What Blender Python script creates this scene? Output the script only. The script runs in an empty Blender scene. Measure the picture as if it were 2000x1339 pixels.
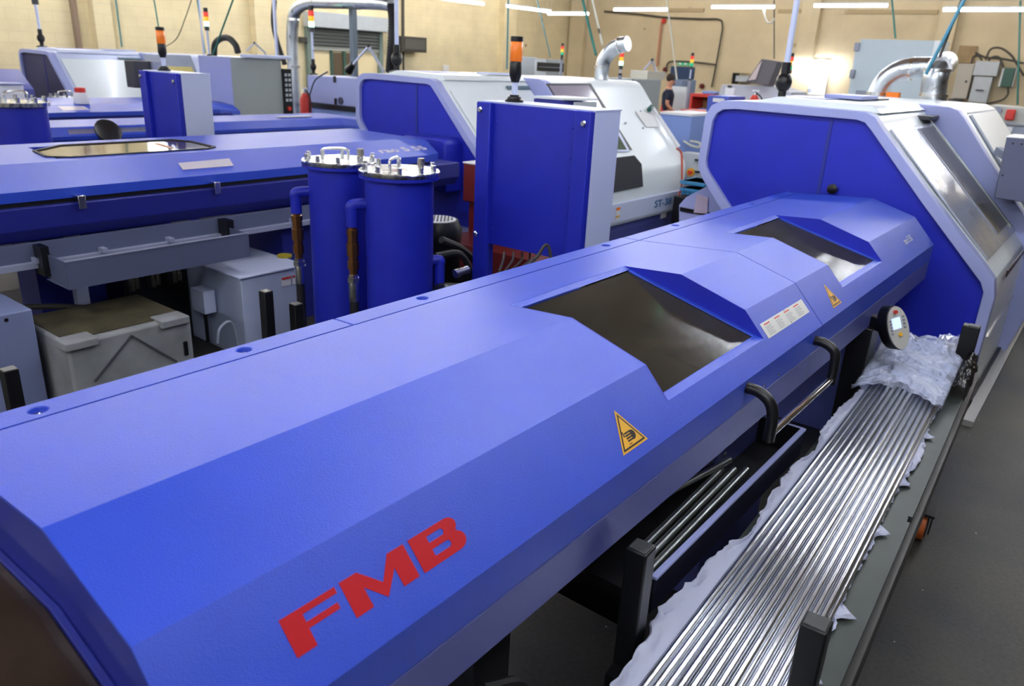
import bpy, bmesh, math, random
from mathutils import Vector, Matrix
R_=random.Random(7)
sc=bpy.context.scene
COL=sc.collection
PI=math.pi
# ---------------- camera (2000x1339) ----------------
FPX=1484.87; H=1.9
RT=Vector((0.62012,-0.78304,0.04861)); UP=Vector((0,0,0)); FW=Vector((0,0,0))
def cam_axes():
    p,r,y=[math.radians(a) for a in (20.41666,2.78599,37.39670)]
    F=Vector((math.cos(y)*math.cos(p),math.sin(y)*math.cos(p),-math.sin(p)))
    R=Vector((math.sin(y),-math.cos(y),0)); U=R.cross(F)
    return (R*math.cos(r)+U*math.sin(r), U*math.cos(r)-R*math.sin(r), F)
RT,UP,FW=cam_axes()
cd=bpy.data.cameras.new('camera'); cam=bpy.data.objects.new('camera',cd); COL.objects.link(cam)
cd.sensor_width=36; cd.sensor_fit='HORIZONTAL'; cd.lens=FPX/2000*36; cd.clip_start=.02; cd.clip_end=200
M4=Matrix((RT,UP,-FW)).transposed().to_4x4(); M4.translation=Vector((0,0,H)); cam.matrix_world=M4
cd.dof.use_dof=True; cd.dof.focus_distance=2.3; cd.dof.aperture_fstop=4.5
sc.camera=cam
# ---------------- world / exposure ----------------
w=bpy.data.worlds.new('world'); sc.world=w; w.use_nodes=True
w.node_tree.nodes['Background'].inputs[0].default_value=(.8,.9,1,1); w.node_tree.nodes['Background'].inputs[1].default_value=.05
vs=sc.view_settings; vs.view_transform='Standard'; vs.look='None'; vs.gamma=1; vs.exposure=1.17; vs.use_curve_mapping=False
TUBE=34.0      # strength of the fluorescent tubes
def at(px,py,X=None,Y=None,Z=None):
    d=RT*((px-1000)/FPX)-UP*((py-669.5)/FPX)+FW; o=Vector((0,0,H))
    t=(X/d.x) if X is not None else (Y/d.y) if Y is not None else (Z-H)/d.z
    return o+d*t
# ---------------- materials ----------------
def srgb(c):
    return tuple((v/255/12.92 if v/255<=.04045 else ((v/255+.055)/1.055)**2.4) for v in c)
MC={}
def mat(name,col,rough=.5,metal=0,bump=0,bscale=400,var=0,vscale=6,spec=.5,emit=0,trans=0,coat=0,ior=1.45,aniso=0,rvar=0,stretch=None):
    if name in MC: return MC[name]
    m=bpy.data.materials.new(name); m.use_nodes=True; n=m.node_tree; b=n.nodes['Principled BSDF']; L=n.links
    b.inputs['Base Color'].default_value=(*col,1); b.inputs['Roughness'].default_value=rough; b.inputs['Metallic'].default_value=metal
    b.inputs['Specular IOR Level'].default_value=spec; b.inputs['Transmission Weight'].default_value=trans; b.inputs['IOR'].default_value=ior
    b.inputs['Coat Weight'].default_value=coat; b.inputs['Coat Roughness'].default_value=.12
    if emit: b.inputs['Emission Color'].default_value=(*col,1); b.inputs['Emission Strength'].default_value=emit
    tc=n.nodes.new('ShaderNodeTexCoord')
    src=tc.outputs['Object']
    if stretch:
        mp=n.nodes.new('ShaderNodeMapping'); mp.inputs['Scale'].default_value=stretch; L.new(src,mp.inputs[0]); src=mp.outputs[0]
    if var or rvar:
        t=n.nodes.new('ShaderNodeTexNoise'); t.inputs['Scale'].default_value=vscale; t.inputs['Detail'].default_value=6; L.new(src,t.inputs['Vector'])
        if var:
            r=n.nodes.new('ShaderNodeMapRange'); r.inputs[1].default_value=.3; r.inputs[2].default_value=.7; r.inputs[3].default_value=1-var; r.inputs[4].default_value=1+var; L.new(t.outputs[0],r.inputs[0])
            h=n.nodes.new('ShaderNodeVectorMath'); h.operation='SCALE'; h.inputs[0].default_value=col; L.new(r.outputs[0],h.inputs['Scale']); L.new(h.outputs[0],b.inputs['Base Color'])
        if rvar:
            r=n.nodes.new('ShaderNodeMapRange'); r.inputs[1].default_value=.3; r.inputs[2].default_value=.7; r.inputs[3].default_value=max(.02,rough-rvar); r.inputs[4].default_value=rough+rvar; L.new(t.outputs[0],r.inputs[0]); L.new(r.outputs[0],b.inputs['Roughness'])
    if bump:
        t=n.nodes.new('ShaderNodeTexNoise'); t.inputs['Scale'].default_value=bscale; t.inputs['Detail'].default_value=3; L.new(src,t.inputs['Vector'])
        u=n.nodes.new('ShaderNodeBump'); u.inputs['Strength'].default_value=bump; u.inputs['Distance'].default_value=.001; L.new(t.outputs[0],u.inputs['Height']); L.new(u.outputs[0],b.inputs['Normal'])
    MC[name]=m; return m
BLUE=mat('blue powder coat',(.018,.060,.52),.38,bump=.8,bscale=330,var=.04,spec=.72)
BLUE2=mat('blue paint',(.011,.020,.42),.45,var=.05,spec=.5)
SLATE2=mat('shaded slate panel',(.010,.011,.026),.6,spec=.2)  # darkened so the shade on the tray front sits in the colour
NAVY=mat('navy paint',(.018,.026,.25),.45)
SLATE=mat('slate blue panel',(.075,.088,.30),.38,var=.08,spec=.55)
PERI=mat('grey blue paint',(.34,.38,.68),.42,spec=.5)
PALE=mat('pale grey paint',(.58,.64,.86),.40,spec=.5)
WHITEP=mat('off white paint',(.76,.82,.86),.32,spec=.6,coat=.2)
SILV=mat('silver sheet door',(.50,.53,.60),.22,metal=.55,rvar=.05)
GREYM=mat('machine grey paint',(.30,.33,.42),.45,var=.06)
GREYW=mat('cabinet grey paint',(.42,.46,.50),.5,var=.04)
DIMG=mat('slate grey paint',(.10,.115,.20),.45)
DIMF=mat('mid grey paint',(.28,.30,.42),.45)
TANKP=mat('blue white sheet metal',(.42,.48,.66),.4)
DARKG=mat('dark grey plastic',(.045,.045,.055),.45)
BLACK=mat('black paint',(.006,.006,.008),.35)
RUBB=mat('black rubber',(.012,.012,.015),.6)
STEEL=mat('bright steel',(.72,.74,.76),.22,metal=1)
BRUSH=mat('machined steel',(.70,.72,.72),.27,metal=1,rvar=.08,vscale=30)
GALV=mat('galvanised duct steel',(.52,.56,.60),.32,metal=1,var=.12,vscale=9,rvar=.06)
CHROME=mat('chrome',(.8,.8,.8),.08,metal=1)
BRASS=mat('dark brass',(.36,.17,.06),.32,metal=1)
RODM=mat('drawn steel rod',(.80,.83,.88),.24,metal=1)
RODD=mat('dull steel rod',(.62,.66,.64),.35,metal=1,var=.1,vscale=12)
REDD=mat('dark red paint',(.12,.007,.007),.5)
RED=mat('red paint',(.62,.04,.03),.4)
REDL=mat('red vinyl lettering',(.45,.008,.014),.5,spec=.3)
YEL=mat('yellow sticker',srgb((224,168,50)),.4)
BLK=mat('black print',(.018,.012,.012),.45)
GREYT=mat('grey print',(.25,.27,.30),.5)
LAB=mat('silver label',(.66,.66,.62),.35,metal=.3)
LABP=mat('pink grey label',(.55,.50,.58),.4)
PAPER=mat('white paper',(.78,.79,.80),.7)
LTBLUE=mat('light blue paint',(.20,.29,.62),.45)
TURQ=mat('turquoise crate plastic',(.03,.19,.40),.4)
CREAM=mat('cream painted brick',(.56,.475,.32),.8,bump=.5,bscale=20,var=.07,vscale=1.2)
AMB=mat('amber lens',(.80,.19,.02),.25,emit=.05)
REDLENS=mat('red lens',(.75,.05,.03),.25,emit=.25)
YLENS=mat('yellow lens',(.9,.42,.03),.25,emit=.35)
GRN=mat('green lens',(.02,.42,.20),.25,emit=.25)
GRNON=mat('lit green lens',(.35,1,.62),.3,emit=2.2)
GREENC=mat('green airline hose',(.02,.17,.14),.5)
WIRE=mat('dark cable',(.05,.045,.04),.6)
WHCAB=mat('white cable',(.6,.6,.52),.5)
REDC=mat('red cable',(.5,.08,.04),.5)
SKIN=mat('skin',(.55,.27,.17),.55)
HAIR=mat('dark hair',(.03,.022,.018),.8,bump=.4,bscale=200)
SHIRT=mat('dark navy shirt',(.018,.024,.05),.85)
CLOTHB=mat('black cloth',(.012,.012,.014),.9)
ORG=mat('orange caster tyre',(.50,.11,.02),.45)
WOOD=mat('plywood',(.40,.24,.10),.6,var=.15,vscale=5)
BEDG=mat('green grey steel plate',(.034,.043,.038),.4,metal=.2,var=.15,vscale=7)
GREEN=mat('green enclosure',(.03,.09,.07),.5)
WHT=mat('white plastic',(.75,.75,.78),.45)
SHUT=mat('shutter slat metal',(.42,.44,.42),.45,metal=.4)
DBLUE=mat('dark blue door paint',(.015,.045,.12),.5)
SCREEN=mat('lit lcd screen',(.30,.40,.85),.3,emit=.9)
BROWN=mat('tinted brown panel',(.035,.022,.016),.12,spec=.6,var=.5,vscale=4)
EXITG=mat('exit sign green',(.02,.30,.14),.5,emit=.3)
TUBEM=mat('fluorescent tube',(.90,.94,1.0),.4,emit=TUBE)
TUBEL=mat('added left wall tube',(1.0,.95,.84),.4,emit=TUBE*2.4)
TUBEW=mat('added wall wash tube',(1.0,.95,.86),.4,emit=TUBE*1.15)
def glass(name,col,fac,rough,scr=0,gc=(.07,.065,.055)):
    m=bpy.data.materials.new(name); m.use_nodes=True; n=m.node_tree; L=n.links
    for x in list(n.nodes):
        if x.type!='OUTPUT_MATERIAL': n.nodes.remove(x)
    o=[x for x in n.nodes][0]
    t=n.nodes.new('ShaderNodeBsdfTransparent'); t.inputs[0].default_value=(*col,1)
    g=n.nodes.new('ShaderNodeBsdfPrincipled'); g.inputs['Base Color'].default_value=(*gc,1); g.inputs['Roughness'].default_value=rough; g.inputs['Metallic'].default_value=.0; g.inputs['Specular IOR Level'].default_value=1
    f=n.nodes.new('ShaderNodeFresnel'); f.inputs[0].default_value=1.55
    tc=n.nodes.new('ShaderNodeTexCoord'); wv=n.nodes.new('ShaderNodeTexNoise'); wv.inputs['Scale'].default_value=2.2; wv.inputs['Distortion'].default_value=1.2; wv.inputs['Detail'].default_value=8
    mp=n.nodes.new('ShaderNodeMapping'); mp.inputs['Scale'].default_value=(1,2.2,2.2); L.new(tc.outputs['Object'],mp.inputs[0]); L.new(mp.outputs[0],wv.inputs[0])
    r=n.nodes.new('ShaderNodeMapRange'); r.inputs[1].default_value=.42; r.inputs[2].default_value=.72; r.inputs[3].default_value=fac; r.inputs[4].default_value=fac+scr; L.new(wv.outputs[0],r.inputs[0])
    a=n.nodes.new('ShaderNodeMath'); a.operation='ADD'; a.use_clamp=True; L.new(f.outputs[0],a.inputs[0]); L.new(r.outputs[0],a.inputs[1])
    x=n.nodes.new('ShaderNodeMixShader'); L.new(a.outputs[0],x.inputs[0]); L.new(t.outputs[0],x.inputs[1]); L.new(g.outputs[0],x.inputs[2]); L.new(x.outputs[0],o.inputs[0])
    return m
PANE=glass('scratched tinted window',(.80,.78,.74),.03,.13,.16)
DOORG=glass('dusty door glass',(.55,.57,.55),.10,.12,.12,(.3,.3,.28))
WRAP=glass('clear plastic film',(.90,.92,.97),.16,.20,.45,(.62,.66,.80))
WRAPP=mat('milky torn film edge',(.40,.42,.55),.45,spec=.7,bump=1,bscale=60)
BUB=mat('crinkled silver film',(.55,.58,.78),.22,metal=.6,bump=1,bscale=70)
def floor_mat():
    m=bpy.data.materials.new('worn concrete floor'); m.use_nodes=True; n=m.node_tree; L=n.links; b=n.nodes['Principled BSDF']
    tc=n.nodes.new('ShaderNodeTexCoord')
    def nz(s,d):
        t=n.nodes.new('ShaderNodeTexNoise'); t.inputs['Scale'].default_value=s; t.inputs['Detail'].default_value=d; L.new(tc.outputs['Object'],t.inputs[0]); return t
    a=nz(1.1,8); c=nz(60,4)
    r=n.nodes.new('ShaderNodeValToRGB'); e=r.color_ramp.elements; e[0].position=.36; e[0].color=(.013,.014,.020,1); e[1].position=.66; e[1].color=(.055,.050,.036,1)
    L.new(a.outputs[0],r.inputs[0])
    s=n.nodes.new('ShaderNodeMapRange'); s.inputs[1].default_value=.3; s.inputs[2].default_value=.8; s.inputs[3].default_value=.8; s.inputs[4].default_value=1.35; L.new(c.outputs[0],s.inputs[0])
    v=n.nodes.new('ShaderNodeVectorMath'); v.operation='SCALE'; L.new(r.outputs[0],v.inputs[0]); L.new(s.outputs[0],v.inputs['Scale'])
    # small specks
    vo=n.nodes.new('ShaderNodeTexVoronoi'); vo.inputs['Scale'].default_value=9; L.new(tc.outputs['Object'],vo.inputs[0])
    lt=n.nodes.new('ShaderNodeMath'); lt.operation='LESS_THAN'; lt.inputs[1].default_value=.035; L.new(vo.outputs['Distance'],lt.inputs[0])
    mx=n.nodes.new('ShaderNodeMixRGB'); mx.inputs[2].default_value=(.35,.36,.38,1); L.new(lt.outputs[0],mx.inputs[0]); L.new(v.outputs[0],mx.inputs[1]); L.new(mx.outputs[0],b.inputs['Base Color'])
    b.inputs['Roughness'].default_value=.5; b.inputs['Specular IOR Level'].default_value=.35
    u=n.nodes.new('ShaderNodeBump'); u.inputs['Strength'].default_value=.25; u.inputs['Distance'].default_value=.004; L.new(c.outputs[0],u.inputs['Height']); L.new(u.outputs[0],b.inputs['Normal'])
    return m
def brick_mat(name,c1,c2,cm,vec):
    m=bpy.data.materials.new(name); m.use_nodes=True; n=m.node_tree; L=n.links; b=n.nodes['Principled BSDF']
    tc=n.nodes.new('ShaderNodeTexCoord'); mp=n.nodes.new('ShaderNodeMapping'); mp.inputs['Rotation'].default_value=vec; L.new(tc.outputs['Object'],mp.inputs[0])
    br=n.nodes.new('ShaderNodeTexBrick'); br.inputs['Scale'].default_value=1; br.inputs['Brick Width'].default_value=.45; br.inputs['Row Height'].default_value=.22; br.inputs['Mortar Size'].default_value=.008
    br.inputs['Color1'].default_value=(*c1,1); br.inputs['Color2'].default_value=(*c2,1); br.inputs['Mortar'].default_value=(*cm,1); L.new(mp.outputs[0],br.inputs[0])
    nz=n.nodes.new('ShaderNodeTexNoise'); nz.inputs['Scale'].default_value=1.3; nz.inputs['Detail'].default_value=9; L.new(tc.outputs['Object'],nz.inputs[0])
    s=n.nodes.new('ShaderNodeMapRange'); s.inputs[1].default_value=.3; s.inputs[2].default_value=.72; s.inputs[3].default_value=1.05; s.inputs[4].default_value=.86; L.new(nz.outputs[0],s.inputs[0])
    v=n.nodes.new('ShaderNodeVectorMath'); v.operation='SCALE'; L.new(br.outputs[0],v.inputs[0]); L.new(s.outputs[0],v.inputs['Scale'])
    vo=n.nodes.new('ShaderNodeTexVoronoi'); vo.inputs['Scale'].default_value=.8; L.new(tc.outputs['Object'],vo.inputs[0])
    lt=n.nodes.new('ShaderNodeMath'); lt.operation='LESS_THAN'; lt.inputs[1].default_value=.045; L.new(vo.outputs['Distance'],lt.inputs[0])
    mx=n.nodes.new('ShaderNodeMixRGB'); mx.inputs[2].default_value=(.22,.15,.09,1); L.new(lt.outputs[0],mx.inputs[0]); L.new(v.outputs[0],mx.inputs[1])
    L.new(mx.outputs[0],b.inputs['Base Color']); b.inputs['Roughness'].default_value=.75
    u=n.nodes.new('ShaderNodeBump'); u.inputs['Strength'].default_value=.5; u.inputs['Distance'].default_value=.01; L.new(br.outputs['Fac'],u.inputs['Height']); u.invert=True; L.new(u.outputs[0],b.inputs['Normal'])
    return m
# ---------------- mesh builder ----------------
ORG_={}
class MB:
    def __init__(s): s.v=[]; s.f=[]
    def poly(s,pts):
        k=len(s.v); s.v+= [Vector(p) for p in pts]; s.f.append(list(range(k,k+len(pts)))); return s
    def box(s,x0,x1,y0,y1,z0,z1):
        k=len(s.v); s.v+=[Vector((x,y,z)) for x in (x0,x1) for y in (y0,y1) for z in (z0,z1)]
        s.f+=[[k+a for a in q] for q in ((0,1,3,2),(4,6,7,5),(0,4,5,1),(2,3,7,6),(0,2,6,4),(1,5,7,3))]; return s
    def obox(s,c,sz,rot):
        k=len(s.v); h=[a/2 for a in sz]
        s.v+=[Vector(c)+rot@Vector((x*h[0],y*h[1],z*h[2])) for x in (-1,1) for y in (-1,1) for z in (-1,1)]
        s.f+=[[k+a for a in q] for q in ((0,1,3,2),(4,6,7,5),(0,4,5,1),(2,3,7,6),(0,2,6,4),(1,5,7,3))]; return s
    def bar(s,p,q,a,b,up=(0,0,1)):
        p,q=Vector(p),Vector(q); d=(q-p); z=d.normalized(); u=Vector(up); x=u.cross(z)
        if x.length<1e-4: x=Vector((1,0,0)).cross(z)
        x.normalize(); y=z.cross(x); return s.obox((p+q)/2,(a,b,d.length),Matrix((x,y,z)).transposed())
    def ext(s,pts,vec):
        k=len(s.v); n=len(pts); vec=Vector(vec); s.v+=[Vector(p) for p in pts]+[Vector(p)+vec for p in pts]
        s.f+=[list(range(k,k+n)),list(range(k+2*n-1,k+n-1,-1))]+[[k+i,k+(i+1)%n,k+n+(i+1)%n,k+n+i] for i in range(n)]; return s
    def prof(s,yz,x0,x1): return s.ext([(x0,y,z) for y,z in yz],(x1-x0,0,0))
    def ringprof(s,o,i,x0,x1):
        n=len(o); k=len(s.v)
        for x in (x0,x1):
            s.v+=[Vector((x,*p)) for p in o]+[Vector((x,*p)) for p in i]
        for j in range(n):
            a=(j+1)%n
            s.f+=[[k+j,k+a,k+n+a,k+n+j],[k+2*n+j,k+3*n+j,k+3*n+a,k+2*n+a],[k+j,k+2*n+j,k+2*n+a,k+a],[k+n+j,k+n+a,k+3*n+a,k+3*n+j]]
        return s
    def tube(s,pts,r,seg=10,cap=True):
        pts=[Vector(p) for p in pts]; n=len(pts); k=len(s.v); rr=r if isinstance(r,(list,tuple)) else [r]*n
        t0=(pts[1]-pts[0]).normalized(); a=Vector((0,0,1)) if abs(t0.z)<.9 else Vector((1,0,0)); x=t0.cross(a).normalized()
        for i,p in enumerate(pts):
            t=((pts[min(i+1,n-1)]-pts[max(i-1,0)])).normalized(); x=(x-t*x.dot(t)).normalized(); y=t.cross(x)
            s.v+=[p+(x*math.cos(2*PI*j/seg)+y*math.sin(2*PI*j/seg))*rr[i] for j in range(seg)]
        for i in range(n-1):
            for j in range(seg):
                a,b=k+i*seg+j,k+i*seg+(j+1)%seg; s.f.append([a,b,b+seg,a+seg])
        if cap: s.f+=[list(range(k+seg-1,k-1,-1)),list(range(k+(n-1)*seg,k+n*seg))]
        return s
    def cyl(s,p,q,r,r2=None,seg=20): return s.tube([p,q],[r,r if r2 is None else r2],seg)
    def lathe(s,c,rz,seg=32,axis=(0,0,1)):
        z=Vector(axis).normalized(); x=z.orthogonal().normalized(); y=z.cross(x); k=len(s.v); c=Vector(c)
        for r,h in rz: s.v+=[c+z*h+(x*math.cos(2*PI*j/seg)+y*math.sin(2*PI*j/seg))*max(r,1e-5) for j in range(seg)]
        n=len(rz)
        for i in range(n-1):
            for j in range(seg):
                a,b=k+i*seg+j,k+i*seg+(j+1)%seg; s.f.append([a,b,b+seg,a+seg])
        s.f+=[list(range(k+seg-1,k-1,-1)),list(range(k+(n-1)*seg,k+n*seg))]; return s
    def sph(s,c,r,seg=16,sc=(1,1,1)):
        k=len(s.v); c=Vector(c); n=seg//2
        for i in range(n+1):
            for j in range(seg):
                a=PI*i/n; b=2*PI*j/seg; s.v.append(c+Vector((r*sc[0]*math.sin(a)*math.cos(b),r*sc[1]*math.sin(a)*math.sin(b),r*sc[2]*math.cos(a))))
        for i in range(n):
            for j in range(seg):
                a,b=k+i*seg+j,k+i*seg+(j+1)%seg; s.f.append([a,b,b+seg,a+seg])
        return s
    def obj(s,name,m,parent=None,bevel=0,loc=None,solid=0,flip=False,seg=2,smooth=True,sub=0):
        name0=name
        if parent is not None: org=ORG_[parent.name]
        elif loc is not None: org=Vector(loc)
        else:
            xs=[v.x for v in s.v]; ys=[v.y for v in s.v]; zs=[v.z for v in s.v]
            org=Vector(((min(xs)+max(xs))/2,(min(ys)+max(ys))/2,min(zs)))
        me=bpy.data.meshes.new(name); me.from_pydata([v-org for v in s.v],[],s.f)
        bm=bmesh.new(); bm.from_mesh(me); bmesh.ops.remove_doubles(bm,verts=bm.verts,dist=1e-5)
        if not solid: bmesh.ops.recalc_face_normals(bm,faces=bm.faces)
        for f in bm.faces: f.smooth=smooth
        for e in bm.edges:
            if len(e.link_faces)==2 and e.calc_face_angle(0)>.6: e.smooth=False
        bm.to_mesh(me); bm.free(); me.materials.append(m)
        o=bpy.data.objects.new(name,me); COL.objects.link(o)
        if parent is not None: o.parent=parent
        else: o.location=org
        ORG_[o.name]=org
        if solid:
            d=o.modifiers.new('thick','SOLIDIFY'); d.thickness=abs(solid); d.offset=-1 if solid>0 else 1
        if sub:
            d=o.modifiers.new('sub','SUBSURF'); d.levels=sub; d.render_levels=sub
        if bevel:
            d=o.modifiers.new('bevel','BEVEL'); d.width=bevel; d.segments=seg; d.limit_method='ANGLE'; d.angle_limit=.5
        return o
def tag(o,label=None,cat=None,group=None,kind=None):
    if label: o['label']=label
    if cat: o['category']=cat
    if group: o['group']=group
    if kind: o['kind']=kind
    return o
def thing(name,loc,label,cat,group=None):
    o=bpy.data.objects.new(name,None); COL.objects.link(o); o.location=loc; ORG_[o.name]=Vector(loc); o.empty_display_size=.1
    return tag(o,label,cat,group)
def struct(o): o['kind']='structure'; return o
def copytree(o,delta,label=None,group=None,parent=None):
    c=o.copy(); COL.objects.link(c)
    if parent is None:
        c.location=o.location+Vector(delta); ORG_[c.name]=ORG_[o.name]+Vector(delta)
        if label: c['label']=label
        if group: c['group']=group
    else: c.parent=parent; ORG_[c.name]=ORG_[parent.name]
    for ch in [x for x in bpy.data.objects if x.parent==o]: copytree(ch,delta,parent=c)
    return c
def cut(o,cutter):
    d=o.modifiers.new('b','BOOLEAN'); d.object=cutter; d.operation='DIFFERENCE'; d.solver='EXACT'
    bpy.context.view_layer.update(); dg=bpy.context.evaluated_depsgraph_get()
    me=bpy.data.meshes.new_from_object(o.evaluated_get(dg)); o.modifiers.clear(); o.data=me
    bpy.data.objects.remove(cutter,do_unlink=True)
def text(name,s,m,parent,origin,xd,yd,size,depth=.0006,shear=0,sx=1):
    cu=bpy.data.curves.new('t','FONT'); cu.body=s; cu.size=size; cu.extrude=depth; cu.shear=shear; cu.offset=size*.012
    t=bpy.data.objects.new('t',cu); COL.objects.link(t); bpy.context.view_layer.update()
    me=bpy.data.meshes.new_from_object(t.evaluated_get(bpy.context.evaluated_depsgraph_get())); bpy.data.objects.remove(t,do_unlink=True)
    xd=Vector(xd).normalized(); yd=Vector(yd).normalized(); zd=xd.cross(yd)
    org=ORG_[parent.name]; o3=Vector(origin)
    for v in me.vertices: v.co=o3+xd*v.co.x*sx+yd*v.co.y+zd*v.co.z-org
    me.materials.clear(); me.materials.append(m); me.name=name
    o=bpy.data.objects.new(name,me); COL.objects.link(o); o.parent=parent; ORG_[o.name]=org; return o
def bez(p,n=24):
    """smooth curve through points (Catmull-Rom)"""
    p=[Vector(a) for a in p]; q=[p[0]*2-p[1]]+p+[p[-1]*2-p[-2]]; out=[]
    for i in range(1,len(q)-2):
        m=max(2,n//(len(p)-1))
        for k in range(m):
            t=k/m; a,b,c,d=q[i-1],q[i],q[i+1],q[i+2]
            out.append(.5*((2*b)+(c-a)*t+(2*a-5*b+4*c-d)*t*t+(3*b-a-3*c+d)*t**3))
    out.append(p[-1]); return out
def cable(name,pts,r,m,label,cat='cable',group=None,n=24,parent=None,seg=8):
    o=MB().tube(bez(pts,n),r,seg).obj(name,m,parent)
    if parent is None: tag(o,label,cat,group)
    return o
# ---------------- the hall ----------------
XW,YW,XB,YB,ZC=27.0,18.5,-7.0,-9.0,5.2
struct(MB().box(XB,XW,YB,YW,-.1,0).obj('floor',floor_mat(),loc=(0,0,0)))
struct(MB().box(XB,XW,YB,YW,ZC,ZC+.1).obj('ceiling',mat('dark brown roof boards',(.085,.058,.04),.7,var=.3,vscale=.6),loc=(0,0,0)))
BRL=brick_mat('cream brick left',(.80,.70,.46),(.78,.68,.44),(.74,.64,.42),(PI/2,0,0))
BRB=brick_mat('shaded cream brick back',(.60,.51,.34),(.57,.48,.32),(.55,.46,.305),(PI/2,0,PI/2))  # darker copy of the brick, the back wall's shade put into the colour
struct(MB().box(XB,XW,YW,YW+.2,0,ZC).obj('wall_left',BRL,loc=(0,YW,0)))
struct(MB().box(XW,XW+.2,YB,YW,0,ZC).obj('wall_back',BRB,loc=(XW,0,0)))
struct(MB().box(XB,XW,YB-.2,YB,0,ZC).obj('wall_right',mat('dim wall paint',(.25,.22,.18),.8),loc=(0,YB,0)))
struct(MB().box(XB-.2,XB,YB,YW,0,ZC).obj('wall_front',mat('wall paint',(.5,.45,.35),.8),loc=(XB,0,0)))
k=1
for x in (-4,0,4,8,12,16,20,24):
    struct(MB().box(x,x+.22,YB,YW,ZC-.25,ZC).obj('trim_%d'%(20+x),mat('orange brown roof beam',(.42,.20,.09),.6)))
for i,(x,y) in enumerate(((2.0,1.2),(5.0,2.6),(4.6,5.4),(8.6,1.8),(8.4,5.6),(12.5,3.4))):  # unseen warm panels added to reflect in the lid windows
    struct(MB().box(x,x+1.3,y,y+2.2,ZC-.06,ZC-.02).obj('trim_%d'%(40+i),mat('warm window reflection panel',(.55,.27,.12),.6,var=.15,vscale=2)))
# brick piers along the two walls
for px0,px1 in ((188,222),(500,530),(985,1008)):
    a=at(px0,60,Y=YW-.25).x; b=at(px1,60,Y=YW-.25).x
    struct(MB().box(a,b,YW-.25,YW,0,ZC).obj('trim_%d'%k,BRL)); k+=1
for px0,px1 in ((1112,1140),(1560,1595),(1830,1865)):
    a=at(px0,60,X=XW-.25).y; b=at(px1,60,X=XW-.25).y
    struct(MB().box(XW-.25,XW,b,a,0,ZC).obj('trim_%d'%k,BRB)); k+=1
# grey dado strip behind the machines at far left
a=at(0,138,Y=YW-.02); b=at(42,138,Y=YW-.02)
struct(MB().box(XB,b.x+2,YW-.03,YW,0,a.z).obj('baseboard_left',mat('grey dado paint',(.36,.37,.36),.6)))
# narrow vertical pipe in the corner
p=at(150,60,Y=YW-.1); struct(MB().cyl((p.x,YW-.1,0),(p.x,YW-.1,ZC),.07).obj('trim_%d'%k,mat('brown pipe paint',(.24,.17,.12),.6))); k+=1
# recessed beam lines on the back wall
for (x0,y0,x1,y1) in ((1300,16,1375,18),(1520,18,1580,19),(1650,19,1832,22),(1545,84,1568,85)):
    p=at(x0,y0,X=XW-.04); q=at(x1,y1,X=XW-.04)
    struct(MB().box(XW-.05,XW,q.y,p.y,p.z-.12,p.z).obj('trim_%d'%k,mat('brown beam paint',(.36,.28,.16),.7))); k+=1
# roller shutter doorway in the left wall
x0=at(600,60,Y=YW).x; x1=at(735,60,Y=YW).x; zt=at(670,58,Y=YW).z; zb=at(670,97,Y=YW).z
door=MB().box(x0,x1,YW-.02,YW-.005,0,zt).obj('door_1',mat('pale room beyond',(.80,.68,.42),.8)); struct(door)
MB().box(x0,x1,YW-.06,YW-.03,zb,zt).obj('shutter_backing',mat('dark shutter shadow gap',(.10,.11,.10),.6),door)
m=MB().box(x0,x1,YW-.10,YW-.05,zb-.04,zb+.02)
n=6
for i in range(n):
    z=zb+(zt-zb)*(i+.5)/n; m.prof([(YW-.06,z-(zt-zb)/n*.32),(YW-.13,z-(zt-zb)/n*.30),(YW-.09,z+(zt-zb)/n*.10),(YW-.06,z+(zt-zb)/n*.16)],x0,x1)
m.obj('shutter_curtain',SHUT,door)
MB().box(x0-.15,x1+.25,YW-.5,YW-.02,zt,at(670,27,Y=YW-.5).z).obj('shutter_box',GREYW,door,bevel=.02)
MB().box(x1,x1+.12,YW-.15,YW-.02,0,zt).box(x0-.12,x0,YW-.15,YW-.02,0,zt).obj('guide_rail',mat('green grey steel',(.16,.22,.20),.5),door)
xa=at(648,110,Y=YW-.05).x; xb=at(690,110,Y=YW-.05).x; zd=at(660,103,Y=YW-.05).z
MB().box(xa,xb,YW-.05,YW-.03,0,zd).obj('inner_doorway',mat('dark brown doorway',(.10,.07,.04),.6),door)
MB().box(xa-.05,xa+.02,YW-.08,YW-.03,0,zd+.05).box((xa+xb)/2,(xa+xb)/2+.09,YW-.09,YW-.03,0,zd+.1).obj('door_frame',GREEN,door)
# blue fire exit door in the back wall
p=at(1311,129,X=XW-.03); q=at(1357,131,X=XW-.03)
door=MB().box(XW-.05,XW-.005,q.y,p.y,0,p.z).obj('door_2',DBLUE); struct(door)
MB().box(XW-.09,XW-.05,q.y+.08,q.y+.12,1.0,1.12).obj('door_handle',CHROME,door)
a=at(1324,120.5,X=XW-.06); b=at(1344,128,X=XW-.06)
es=MB().box(XW-.07,XW-.01,b.y,a.y,b.z,a.z).obj('exit_sign',EXITG); tag(es,'small green running-man exit sign above the dark blue door','sign')
m=MB(); 
for s0 in (.12,.62): m.box(XW-.075,XW-.07,b.y+(a.y-b.y)*s0,b.y+(a.y-b.y)*(s0+.26),b.z+.03,a.z-.03)
m.obj('pictogram',WHT,es)
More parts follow.
